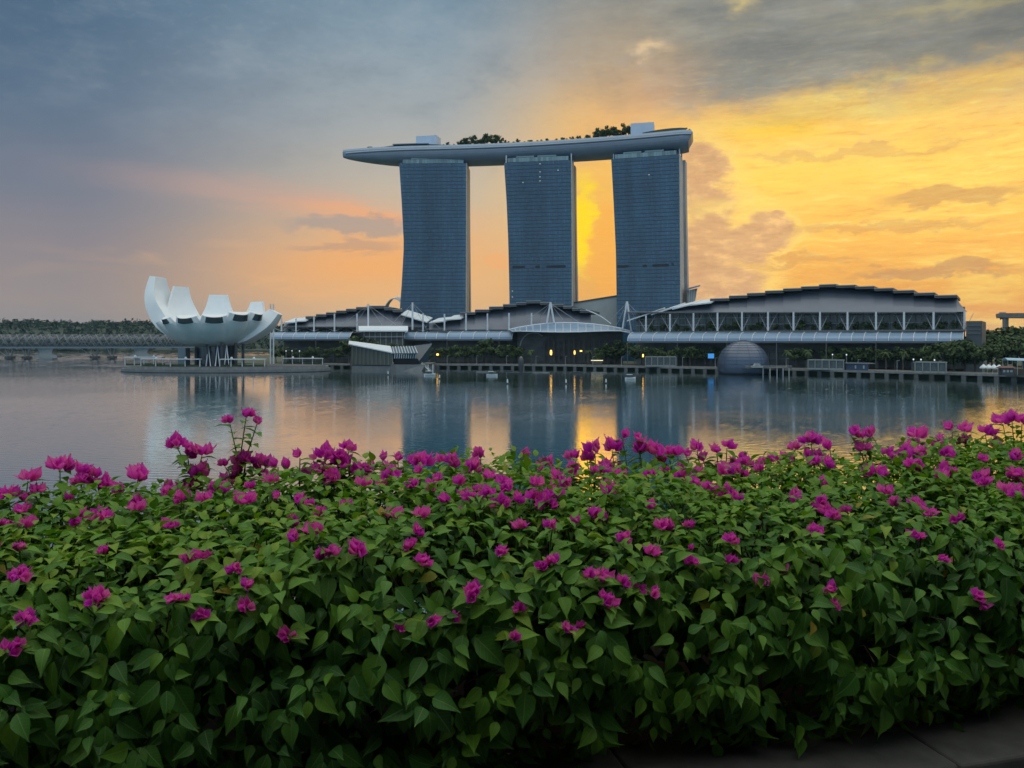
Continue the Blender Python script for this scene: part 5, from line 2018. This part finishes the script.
for t in (0.03, 0.4, 0.8):
    c = a.lerp(b, t)
    for dy in (.3, 4.7):
        q = MB()
        q.tube([(c.x, c.y + dy, 3.21), (c.x, c.y + dy, c.z)], 0.14, 5)
        q.build('post', M_brace, mq)
tn = thing('white_tent', 'row of low white market tents left of the blue roofed stall', 'tent', tuple(Vector((*at(991, 365, 438).xy, 3.2))))
for i in range(4):
    c = at(983.5 + i * 5.2, 364, 440 - i * 2.0)
    q = MB()
    q.loft([[(c.x - k, c.y - k, z), (c.x + k, c.y - k, z), (c.x + k, c.y + k, z), (c.x - k, c.y + k, z)] for k, z in ((1.35, 6.0), (1.35, 6.6), (0.2, 8.2))])
    q.build('tent_roof', M_boat, tn)
    for dx_, dy_ in ((-1.2, -1.2), (1.2, -1.2)):
        q = MB()
        q.tube([(c.x + dx_, c.y + dy_, 3.21), (c.x + dx_, c.y + dy_, 6.0)], 0.09, 4)
        q.build('tent_pole', M_brace, tn)
rf_ = thing('red_roofed_booth', 'small dark booth with a reddish roof at the water stairs on the right', 'booth', tuple(Vector((*at(1006, 372, 408).xy, 3.2))))
c = at(1006, 372, 418)
q = MB()
q.box((c.x, c.y, 5.0), (6.0, 3, 3.56))
q.build('body', M_strut, rf_)
q = MB()
q.loft([[(c.x - k, c.y - k2, z), (c.x + k, c.y - k2, z), (c.x + k, c.y + k2, z), (c.x - k, c.y + k2, z)] for k, k2, z in ((3.8, 2.2, 6.8), (3.8, 2.2, 7.1), (2.6, .6, 8.0))])
q.build('roof', material('roof_dull_red', (0.13, 0.06, 0.05), 0.7), rf_)
for dx_ in (-1.8, 0, 1.8):
    q = MB()
    q.box((c.x + dx_, c.y - 1.56, 5.4), (1.1, 0.1, 1.2))
    q.build('hatch', M_pale, rf_)

row([(531, 347.5, 616), (588, 348, 610), (690, 346.5, 582), (788, 347, 546), (808, 346.5, 536), (886, 349, 505), (903, 348.5, 498), (936, 349, 470), (420, 350, 640), (458, 351, 640)], 'promenade_palm', 'palm', 'palm',
    'palms on the promenade', '{} palm from the left on the boardwalk promenade', 3.2)
# ------------------------------------------------------------------ thin morning haze over the bay
hm = bpy.data.materials.new('morning_haze')
hm.use_nodes = True
T = Tree(hm.node_tree)
out = T.node('ShaderNodeOutputMaterial')
pv_ = T.node('ShaderNodeVolumePrincipled')
pv_.inputs['Color'].default_value = (0.42, 0.70, 1.0, 1)
pv_.inputs['Density'].default_value = 0.000025
pv_.inputs['Anisotropy'].default_value = 0.2
T.put(out.inputs['Volume'], pv_.outputs[0])
q = MB()
q.box((0, 5800, 119.5), (18400, 12800, 241))
tag(q.build('haze', hm), 'thin blue morning haze over the bay', 'haze', kind='stuff')
# ------------------------------------------------------------------ foreground: roof terrace, kerb and hedge
TH = math.atan(0.27)
HT = Vector((math.cos(TH), math.sin(TH), 0))       # along the hedge
HN = Vector((-math.sin(TH), math.cos(TH), 0))      # away from the lens
C0 = math.cos(TH)                                  # depth on the axis -> distance along HN


def hedge_point(s, n, z):
    return HT * s + HN * n + Vector((0, 0, EYE + z))


PROFILE = [(2.60, -1.25), (2.46, -1.20), (2.39, -1.11), (2.35, -0.98), (2.36, -0.83), (2.42, -0.71), (2.55, -0.635), (2.78, -0.605),
           (3.1, -0.59), (3.4, -0.585), (3.65, -0.62), (3.82, -0.75), (3.85, -0.95), (3.75, -1.2)]
PROFILE = [(n * C0, z) for n, z in PROFILE]
_pl = [Vector(p) for p in PROFILE]
_len = [0.0]
for a, b in zip(_pl[:-1], _pl[1:]):
    _len.append(_len[-1] + (b - a).length)
ARC = _len[-1]


def prof(u):
    x = u * ARC
    for i in range(len(_pl) - 1):
        if x <= _len[i + 1] or i == len(_pl) - 2:
            t = (x - _len[i]) / (_len[i + 1] - _len[i])
            p = _pl[i].lerp(_pl[i + 1], t)
            d0 = (_pl[min(i + 1, len(_pl) - 1)] - _pl[max(i - 1, 0)]).normalized() if t < 0.5 else (_pl[min(i + 2, len(_pl) - 1)] - _pl[i]).normalized()
            d1 = (_pl[i + 1] - _pl[i]).normalized()
            d = (d0 + d1).normalized()
            return p, Vector((-d.y, d.x))


def surf(s, u, depth=0.0):
    p, nr = prof(u)
    top = max(0.0, nr.y)
    bumpy = mnoise.noise(Vector((s * 1.1, u * 5.0, 0.3))) * 0.065 + mnoise.noise(Vector((s * 3.2, u * 13.0, 4.3))) * 0.040
    bumpy += top * (0.05 * math.sin(s * 2.1 + 0.6) * 0.6)
    pos = hedge_point(s, p.x, p.y)
    nn = (HN * nr.x + Vector((0, 0, nr.y))).normalized()
    return pos + nn * (bumpy - depth), nn


def leaf_material():
    m = bpy.data.materials.new('bougainvillea_leaf')
    m.use_nodes = True
    T = Tree(m.node_tree)
    out = T.node('ShaderNodeOutputMaterial')
    p = T.node('ShaderNodeBsdfPrincipled')
    at_ = T.node('ShaderNodeAttribute', attribute_name='tint')
    uv = T.node('ShaderNodeUVMap')
    sp = T.node('ShaderNodeSeparateXYZ')
    T.put(sp.inputs[0], uv.outputs[0])
    u, v = Ex(T, sp.outputs[0]), Ex(T, sp.outputs[1])
    au = T.math('ABSOLUTE', u - 0.5) * 2.0
    rib = T.step(0.09, 0.03, au)
    ph = (v * 9.0) - (au * 2.2)
    fr = T.math('ABSOLUTE', T.math('FRACT', ph) - 0.5)
    side = T.step(0.09, 0.02, fr) * T.step(1.0, 0.7, au)
    veins = T.math('MAXIMUM', rib, side * 0.5)
    nz = T.noise(T.vec(u * 2.0, v * 4.0, Ex(T, at_.outputs['Fac']) * 30.0), 2.5, 4.0, 0.6)
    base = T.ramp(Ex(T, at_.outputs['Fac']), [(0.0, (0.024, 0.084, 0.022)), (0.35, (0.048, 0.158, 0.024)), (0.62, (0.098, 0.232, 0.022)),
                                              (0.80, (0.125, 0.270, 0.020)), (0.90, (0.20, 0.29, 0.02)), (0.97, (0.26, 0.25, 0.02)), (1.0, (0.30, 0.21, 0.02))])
    c = T.mix(T.step(0.45, 0.75, nz) * 0.30, base, (0.02, 0.07, 0.02, 1))
    c = T.mix(veins * 0.75, c, T.mix(0.6, base, (0.17, 0.30, 0.10, 1)))
    spots = T.step(0.70, 0.78, T.noise(T.vec(u, v * 2.0, Ex(T, at_.outputs['Fac']) * 50.0), 6.0, 2.0, 0.5))
    c = T.mix(spots * 0.35, c, (0.22, 0.20, 0.10, 1))
    T.put(p.inputs['Base Color'], c)
    p.inputs['Roughness'].default_value = 0.48
    p.inputs['Specular IOR Level'].default_value = 0.22
    b = T.node('ShaderNodeBump')
    b.inputs['Strength'].default_value = 0.35
    b.inputs['Distance'].default_value = 0.002
    T.put(b.inputs['Height'], nz * 0.6 - veins)
    T.put(p.inputs['Normal'], b.outputs[0])
    tr = T.node('ShaderNodeBsdfTranslucent')
    T.put(tr.inputs['Color'], T.mix(1.0, c, (1.0, 1.15, 0.4, 1), 'MULTIPLY'))
    mx = T.node('ShaderNodeMixShader')
    mx.inputs[0].default_value = 0.26
    T.put(mx.inputs[1], p.outputs[0])
    T.put(mx.inputs[2], tr.outputs[0])
    T.put(out.inputs['Surface'], mx.outputs[0])
    return m


def bract_material():
    m = bpy.data.materials.new('magenta_bract')
    m.use_nodes = True
    T = Tree(m.node_tree)
    out = T.node('ShaderNodeOutputMaterial')
    p = T.node('ShaderNodeBsdfPrincipled')
    at_ = T.node('ShaderNodeAttribute', attribute_name='tint')
    uv = T.node('ShaderNodeUVMap')
    sp = T.node('ShaderNodeSeparateXYZ')
    T.put(sp.inputs[0], uv.outputs[0])
    u, v = Ex(T, sp.outputs[0]), Ex(T, sp.outputs[1])
    au = T.math('ABSOLUTE', u - 0.5) * 2.0
    fr = T.math('ABSOLUTE', T.math('FRACT', v * 6.0 - au * 2.0) - 0.5)
    veins = T.math('MAXIMUM', T.step(0.10, 0.03, au), T.step(0.12, 0.02, fr) * 0.6)
    base = T.ramp(Ex(T, at_.outputs['Fac']), [(0.0, (0.66, 0.020, 0.58)), (0.45, (0.82, 0.045, 0.62)), (0.8, (0.88, 0.10, 0.56)), (1.0, (0.92, 0.20, 0.54))])
    base = T.mix(T.step(0.35, 0.95, v) * 0.35, base, (0.92, 0.26, 0.62, 1))
    c = T.mix(veins * 0.45, base, (0.46, 0.010, 0.32, 1))
    T.put(p.inputs['Base Color'], c)
    p.inputs['Roughness'].default_value = 0.6
    p.inputs['Specular IOR Level'].default_value = 0.25
    b = T.node('ShaderNodeBump')
    b.inputs['Strength'].default_value = 0.5
    b.inputs['Distance'].default_value = 0.002
    T.put(b.inputs['Height'], 0.0 - veins)
    T.put(p.inputs['Normal'], b.outputs[0])
    tr = T.node('ShaderNodeBsdfTranslucent')
    T.put(tr.inputs['Color'], c)
    mx = T.node('ShaderNodeMixShader')
    mx.inputs[0].default_value = 0.5
    T.put(mx.inputs[1], p.outputs[0])
    T.put(mx.inputs[2], tr.outputs[0])
    T.put(out.inputs['Surface'], mx.outputs[0])
    return m


class Blades:
    """collects many curved, folded, pointed blades (leaves or bracts) into one mesh with uv and tint"""
    ROWS = [(0.0, 0.03), (0.09, 0.50), (0.24, 0.93), (0.40, 1.0), (0.57, 0.80), (0.73, 0.46), (0.87, 0.17), (1.0, 0.0)]

    def __init__(self):
        self.V, self.UV, self.T, self.n = [], [], [], 0
        self.FV = []

    def blade(self, base, direc, normal, length, width, fold, curl, tint, rows=None, wave=0.0):
        rows = rows or Blades.ROWS
        d = direc.normalized()
        s = d.cross(normal)
        if s.length < 1e-5:
            s = d.orthogonal()
        s.normalize()
        up = s.cross(d).normalized()
        vs, uvs = [], []
        ph = random.random() * 6.28
        for t, w in rows:
            bend = curl * t * t
            cpos = base + d * (length * t * (1 - 0.25 * abs(curl) * t)) - up * (length * bend)
            hw = width * 0.5 * w
            lift = fold * hw
            wv = wave * width * math.sin(ph + t * 9.0)
            vs += [cpos - s * hw + up * (lift + wv), cpos, cpos + s * hw + up * (lift - wv)]
            uvs += [(0.5 - 0.5 * w, t), (0.5, t), (0.5 + 0.5 * w, t)]
        o = self.n
        nr = len(rows)
        fs = []
        for i in range(nr - 1):
            a = o + i * 3
            fs.append((a, a + 1, a + 4, a + 3))
            fs.append((a + 1, a + 2, a + 5, a + 4))
        self.V += vs
        self.UV += uvs
        self.T += [tint] * len(vs)
        self.FV += fs
        self.n += len(vs)

    def tubeline(self, pts, r):
        mb = MB()
        mb.tube(pts, r, 4, cap=False)
        o = self.n
        self.V += [Vector(p) for p in mb.v]
        self.UV += [(0.5, 0.5)] * len(mb.v)
        self.T += [0.6] * len(mb.v)
        self.FV += [tuple(i + o for i in q) for q in mb.f]
        self.n += len(mb.v)

    def mesh(self, name, mat, origin=Vector((0, 0, 0))):
        me = bpy.data.meshes.new(name)
        me.from_pydata([tuple(Vector(v) - origin) for v in self.V], [], self.FV)
        me.update()
        at_ = me.attributes.new('tint', 'FLOAT', 'POINT')
        at_.data.foreach_set('value', self.T)
        uvl = me.uv_layers.new(name='UVMap')
        li = np.zeros(len(me.loops), dtype=np.int32)
        me.loops.foreach_get('vertex_index', li)
        uvl.data.foreach_set('uv', np.array(self.UV, dtype=np.float32)[li].ravel())
        me.polygons.foreach_set('use_smooth', [True] * len(me.polygons))
        me.materials.append(mat)
        return me


M_leaf = leaf_material()
M_bract = bract_material()
M_stem = material('hedge_stem', (0.055, 0.040, 0.024), 0.85, var=0.3, scale=20)
M_soil = material('planter_soil', (0.018, 0.014, 0.011), 0.95, var=0.4, scale=15, bump=0.4)
M_kerb = material('terrace_concrete', (0.060, 0.062, 0.060), 0.85, var=0.35, scale=9, bump=0.35, bscale=70)
M_wallp = material('shade_block_plaster', (0.06, 0.06, 0.06), 0.9, var=0.2, scale=0.7)

hedge = thing('bougainvillea_hedge', 'long clipped bougainvillea hedge with magenta blooms in the foreground', 'hedge', hedge_point(0.3, 3.2 * C0, -1.4))
HO = ORIGIN[hedge.name]
S0, S1 = -3.6, 5.0


def project(p):
    return 512 + p.x / p.y * F, HOR - (p.z - EYE) / p.y * F


def shoot(bl, pos, nn, size, count, droop, tint, tipup):
    """one shoot: leaves spiralling round a tip, blades facing outwards"""
    axis = (nn + Vector((random.gauss(0, .3), random.gauss(0, .3), 0.35 + tipup + random.gauss(0, .25)))).normalized()
    a = axis.orthogonal().normalized()
    b = axis.cross(a)
    ph = random.random() * 6.28
    for k in range(count):
        t = k / max(1, count - 1)
        ang = ph + k * 2.4
        rad = a * math.cos(ang) + b * math.sin(ang)
        ln = size * (1.0 - 0.45 * t) * random.uniform(0.75, 1.15)
        d = (rad * (1.0 - 0.35 * t) + axis * (0.12 + 0.75 * t) + Vector((0, 0, -droop * random.uniform(0.6, 1.4) * (1 - t * .6)))).normalized()
        # the upper side of the blade looks outwards and up
        nrm = (axis * 0.7 + nn * 0.5 + Vector((0, 0, 0.35)) + Vector((random.gauss(0, .22), random.gauss(0, .22), random.gauss(0, .22)))).normalized()
        base = pos + axis * (0.065 * t) + rad * 0.012 + d * 0.012
        tt = min(0.87, max(0.0, tint + random.gauss(0, 0.14) + 0.12 * t))
        if random.random() < 0.005:
            tt = random.uniform(0.93, 1.0)
        bl.blade(base, d, nrm, ln, ln * random.uniform(0.48, 0.62), random.uniform(0.15, 0.7), random.uniform(0.10, 0.6), tt, wave=random.uniform(0, .03))


leaves = Blades()
stems = MB()
count = 0
for layer, (num, depth, szf) in enumerate(((3300, 0.0, 1.0), (1850, 0.09, 1.1), (1600, 0.18, 1.1), (1200, 0.32, 1.15), (800, 0.5, 1.2))):
    for i in range(num):
        s = random.uniform(S0, S1)
        u = random.uniform(0.0 if layer < 2 else 0.16, 0.97)
        # patchy growth: shoots crowd together and leave dark gaps
        if layer == 0 and mnoise.noise(Vector((s * 4.5, u * 15.0, 9.1))) < -0.36:
            continue
        pos, nn = surf(s, u, depth + random.uniform(-0.02, 0.05))
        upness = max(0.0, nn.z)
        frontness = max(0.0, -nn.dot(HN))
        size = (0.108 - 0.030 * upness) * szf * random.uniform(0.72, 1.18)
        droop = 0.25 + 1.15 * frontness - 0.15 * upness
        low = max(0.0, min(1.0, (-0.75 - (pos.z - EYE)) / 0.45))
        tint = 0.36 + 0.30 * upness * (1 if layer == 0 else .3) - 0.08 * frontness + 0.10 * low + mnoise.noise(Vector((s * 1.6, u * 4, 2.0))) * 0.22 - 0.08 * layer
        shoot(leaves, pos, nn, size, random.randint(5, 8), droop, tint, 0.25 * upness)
        if layer < 2 and u > 0.14 and random.random() < 0.6:
            q = pos - nn * random.uniform(0.15, 0.28) + Vector((random.gauss(0, .06), 0, -0.08))
            stems.tube([q, (q + pos) / 2 + Vector((random.gauss(0, .02), random.gauss(0, .02), 0.02)), pos], [0.004, 0.003, 0.002], 4, cap=False)

# woody trunks and branching inside the hedge
for i in range(56):
    s = S0 + (S1 - S0) * (i + random.random()) / 56
    n = random.uniform(2.75, 3.7) * C0
    p0 = hedge_point(s, n, -1.45)
    p1 = p0 + Vector((random.gauss(0, .08), random.gauss(0, .08), 0.30))
    stems.tube([p0, (p0 + p1) / 2, p1], [0.022, 0.018, 0.014], 6)
    for k in range(7):
        uu = random.uniform(0.05, 0.75)
        e, nn = surf(s + random.gauss(0, .25), uu, 0.26)
        stems.tube([p1, p1.lerp(e, 0.5) + HN * 0.08 + Vector((random.gauss(0, .04), random.gauss(0, .04), 0.03)), e], [0.009, 0.005, 0.002], 5, cap=False)

# flower clusters: three bracts make one bloom, several blooms make a cluster
BROWS = [(0.0, 0.12), (0.14, 0.62), (0.34, 1.0), (0.54, 0.84), (0.74, 0.44), (0.88, 0.16), (1.0, 0.0)]


def bloom(bl, pos, axis, size, tint, openness):
    a = axis.orthogonal().normalized()
    b = axis.cross(a)
    ph = random.random() * 6.28
    for k in range(3):
        ang = ph + k * 2.094 + random.gauss(0, .15)
        rad = a * math.cos(ang) + b * math.sin(ang)
        d = (axis + rad * openness).normalized()
        nrm = (axis * openness - rad).normalized()
        L = size * random.uniform(0.85, 1.12)
        bl.blade(pos + rad * 0.003, d, nrm, L, L * random.uniform(0.72, 0.86), random.uniform(0.15, 0.45), random.uniform(-0.30, 0.05),
                 min(1.0, max(0.0, tint + random.gauss(0, .22))), BROWS, 0.05)


def cluster_mesh(seed, kind):
    random.seed(seed)
    bl = Blades()
    if kind == 'big':
        num, spread, sz = random.randint(8, 11), 0.75, 0.044
    elif kind == 'mid':
        num, spread, sz = random.randint(4, 6), 0.6, 0.044
    else:
        num, spread, sz = random.randint(2, 3), 0.45, 0.046
    for k in range(num):
        ang = random.random() * 6.28
        tilt = math.sqrt(random.random()) * spread * 1.35
        ax = Vector((math.cos(ang) * math.sin(tilt), math.sin(ang) * math.sin(tilt), math.cos(tilt) + 0.1)).normalized()
        c = ax * (0.010 + 0.026 * spread * random.uniform(0.6, 1.2)) - Vector((0, 0, 0.02))
        bloom(bl, c, ax, sz * random.uniform(0.8, 1.15), random.uniform(0.15, 0.85), random.uniform(0.22, 0.65))
    return bl


cl_big = [cluster_mesh(100 + i, 'big') for i in range(4)]
cl_mid = [cluster_mesh(200 + i, 'mid') for i in range(5)]
cl_sml = [cluster_mesh(300 + i, 'sml') for i in range(4)]
MESH = {}
for nm, lst in (('big', cl_big), ('mid', cl_mid), ('sml', cl_sml)):
    MESH[nm] = [b.mesh('flower_cluster', M_bract) for b in lst]
RAD = {'big': 0.060, 'mid': 0.050, 'sml': 0.042}

FLOWERS = """230,424,10 246,418,11 257,424,7 177,447,14 202,456,16 187,453,8 198,475,12 192,490,14 225,467,9 245,463,14 232,484,11 240,474,10
245,503,12 173,521,9 99,518,13 76,526,6 138,480,19 28,481,11 60,470,17 80,473,10 84,484,13 104,487,13 117,492,8 96,477,9 8,496,14 25,500,7
24,513,9 25,521,10 9,528,7 68,500,6 200,503,5 265,467,12 278,467,8 288,468,8 300,458,10 324,458,15 336,457,9 348,450,9 338,464,10 345,466,12
360,471,14 322,474,11 332,483,13 308,477,9 382,460,7 398,460,7 420,463,16 390,480,12 412,486,9 380,486,6 437,475,8 454,467,8 470,471,12 490,480,13
508,480,12 466,492,8 474,498,12 500,506,13 461,506,5 279,499,9 291,517,9 323,516,9 345,510,11 392,518,10 312,534,11 290,540,9 409,540,9
521,457,8 539,470,7 573,461,12 587,460,9 595,451,11 612,450,12 622,437,7 637,440,7 640,452,12 655,454,12 669,454,8 678,455,8 686,456,7 664,464,11
559,475,11 574,473,10 605,472,12 619,474,9 552,490,11 607,490,9 617,493,7 533,500,10 516,502,9 546,508,14 590,511,12 574,516,8 600,521,9 521,528,8
647,508,8 665,523,13 690,529,9 732,537,9 684,471,7 695,476,10 712,494,8 729,497,13 697,450,9 717,452,7 727,448,9 703,460,8 740,461,10 727,474,12
742,477,9 773,462,8 788,463,10 795,449,7 811,443,13 830,449,8 808,457,9 850,434,9 872,436,9 862,438,6 864,451,9 874,468,14 891,460,9 901,457,11
912,450,8 918,438,11 913,468,13 944,456,11 952,431,11 963,431,8 955,445,9 965,443,8 985,434,12 1003,424,10 1012,422,10 1022,424,10 1003,446,8
980,481,11 941,470,8 951,474,9 1015,474,9 793,503,12 812,512,11 825,514,13 847,508,9 915,500,9 918,533,10 957,522,9 1000,540,9
18,573,15 20,545,8 24,615,13 12,650,12 22,640,7 93,595,15 185,562,10 203,558,9 176,599,8 189,603,5 248,582,9 328,551,14 360,548,12 410,543,9
422,557,10 475,593,12 425,619,12 545,559,9 605,583,10 620,580,9 602,598,10 612,604,8 637,592,9 656,588,7 567,626,9 581,628,7 516,640,8 653,548,8
699,560,10 728,563,11 688,549,5 784,573,7 835,611,6 978,604,9 987,608,8"""
FL = [tuple(float(v) for v in t.split(',')) for t in FLOWERS.split()]
# blooms on the parts of the hedge that run on past the frame
grid = []
for i in range(330):
    for j in range(110):
        s = S0 + (S1 - S0) * i / 329
        u = 0.02 + 0.74 * j / 109
        p, nn = surf(s, u)
        x, y = project(p)
        grid.append((x, y, p.y, s, u))
G = np.array(grid)
random.seed(11)
placed = []
for x, y, r in FL:
    d2 = (G[:, 0] - x) ** 2 + (G[:, 1] - y) ** 2
    near = np.where(d2 < max(64.0, d2.min() + 1))[0]
    k = near[np.argmin(G[near, 2])]
    p, nn = surf(G[k, 3], G[k, 4])
    gap = math.sqrt(d2[k])
    if gap > 7.0 and y < G[k, 1]:                    # stands clear above the hedge on its own shoot
        tip = Vector(((x - 512) / F * p.y, p.y, EYE + (HOR - y) / F * p.y))
        foot = p - nn * 0.12
        for x0, x1, rx, ry in ((214, 262, 238, 470), (165, 212, 190, 470)):   # long sprigs fork from one shoot
            if x0 < x < x1:
                kk = int(np.argmin((G[:, 0] - rx) ** 2 + (G[:, 1] - ry) ** 2))
                foot = surf(G[kk, 3], G[kk, 4], 0.05)[0]
        placed.append((tip, (Vector((0, 0, 1)) + nn * 0.3).normalized(), r, p.y, foot, True))
    else:
        tip = p + (Vector((0, 0, EYE)) - p).normalized() * 0.075
        placed.append((tip, (nn + Vector((0, 0, 0.6))).normalized(), r, p.y, p - nn * 0.08, False))
for i in range(190):
    s = random.choice((random.uniform(S0, -2.35), random.uniform(3.0, S1))) if i < 40 else random.uniform(-2.4, 3.2)
    u = random.uniform(0.2, 0.75) if i < 40 else random.uniform(0.50, 0.72) if i < 110 else random.uniform(0.22, 0.5)
    p, nn = surf(s, u)
    placed.append((p + nn * 0.05, (nn + Vector((0, 0, 0.5))).normalized(), -1, p.y, p - nn * 0.1, False))
placed.sort(key=lambda t: -t[2])
rest = Blades()
made = 0
for tip, ax, r, depth, root, tall in placed:
    real = (r if r > 0 else 9) * depth / F
    kind = 'big' if r >= 13 else 'mid' if r >= 8.5 or r < 0 else 'sml'
    idx = random.randrange(len(MESH[kind]))
    sc = real / RAD[kind] * (1.12 if kind == 'big' else 1.30)
    sc = min(sc, 1.4)
    rot = ax.to_track_quat('Z', 'Y') @ Matrix.Rotation(random.random() * 6.28, 3, 'Z').to_quaternion()
    rot = rot.slerp(Matrix.Rotation(random.random() * 6.28, 3, 'Z').to_quaternion(), 0.14)
    if made < 99:
        o = bpy.data.objects.new('flower_cluster', MESH[kind][idx])
        COL.objects.link(o)
        o.parent = hedge
        o.location = tip - HO
        o.rotation_mode = 'QUATERNION'
        o.rotation_quaternion = rot
        o.scale = (sc, sc, sc)
        made += 1
    else:
        src = {'big': cl_big, 'mid': cl_mid, 'sml': cl_sml}[kind][idx]
        mt = Matrix.Translation(tip) @ rot.to_matrix().to_4x4() @ Matrix.Scale(sc, 4)
        o0 = rest.n
        rest.V += [mt @ v for v in src.V]
        rest.UV += src.UV
        rest.T += src.T
        rest.FV += [tuple(i + o0 for i in q) for q in src.FV]
        rest.n += src.n
    bend = root.lerp(tip, 0.55) + Vector(((tip.x - root.x) * -0.25 + random.gauss(0, .01), 0, 0.01))
    leaves.tubeline([root, bend, tip], [0.0035, 0.003, 0.002])
    num = 9 if tall else 4
    for k in range(num):
        t = 1 - (k + 0.6) / (num + 0.6) * (0.75 if tall else 0.4)
        b = root.lerp(bend, t / 0.55) if t < 0.55 else bend.lerp(tip, (t - 0.55) / 0.45)
        ang = random.random() * 6.28
        d = Vector((math.cos(ang), math.sin(ang) * 0.8, random.uniform(-0.2, 0.5))).normalized()
        leaves.blade(b, d, (ax + Vector((0, 0, .5))).normalized(), random.uniform(0.055, 0.085), random.uniform(0.030, 0.044), 0.3, 0.4, random.uniform(0.5, 0.88))


def part_mesh(name, me, parent, kind=None):
    o = bpy.data.objects.new(name, me)
    COL.objects.link(o)
    o.parent = parent
    if kind:
        o['kind'] = kind
    return o


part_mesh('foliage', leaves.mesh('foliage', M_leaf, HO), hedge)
part_mesh('small_flower_clusters', rest.mesh('small_flower_clusters', M_bract, HO), hedge, 'stuff')
stems.build('stems', M_stem, hedge, smooth=True)

# terrace: raised kerb in front of the planter, paving under the camera, parapet beyond
def strip(name, n0, n1, z0, z1, m, s0=-9, s1=10, parent=None, bevel=0.0):
    q = MB()
    p = []
    for z in (z0, z1):
        for s, n in ((s0, n0), (s1, n0), (s1, n1), (s0, n1)):
            p.append(hedge_point(s, n * C0, z))
    q.hexa(p)
    o = q.build(name, m, parent)
    if bevel:
        md = o.modifiers.new('bevel', 'BEVEL')
        md.width = bevel
        md.segments = 3
    return o


kq = MB()
for i in range(19):                                  # kerb stones with open joints
    s_a, s_b = -9 + i, -9 + i + 0.996
    dz = random.uniform(-0.003, 0.003)
    kq.hexa([hedge_point(s, n * C0, z + (dz if z > -1.5 else 0)) for z in (-1.598, -1.30) for s, n in ((s_a, 2.18), (s_b, 2.18), (s_b, 2.615), (s_a, 2.615))])
ko = kq.build('kerb', M_kerb)
md = ko.modifiers.new('bevel', 'BEVEL')
md.width = 0.014
md.segments = 3
tag(ko, 'dark concrete planter kerb under the hedge', 'kerb', kind='structure')
tag(strip('planter_soil', 2.622, 4.25, -1.75, -1.37, M_soil), 'dark soil of the planter under the hedge', 'soil', kind='structure')
tag(strip('terrace', -16, 4.5, -2.4, -1.60, M_kerb), 'concrete roof terrace the hedge stands on', 'terrace', kind='structure')

# unseen wall and roof, added to keep sky light off the hedge front
tag(strip('added_shade_wall', -5.2, -4.6, -1.598, 4.6, M_wallp, -14, 15), 'unseen wall added behind the camera to shade the hedge', 'wall', kind='structure')
tag(strip('added_shade_roof', -5.3, -0.8, 2.9, 3.3, M_wallp, -14, 15), 'unseen flat roof added behind the camera to shade the hedge', 'roof', kind='structure')
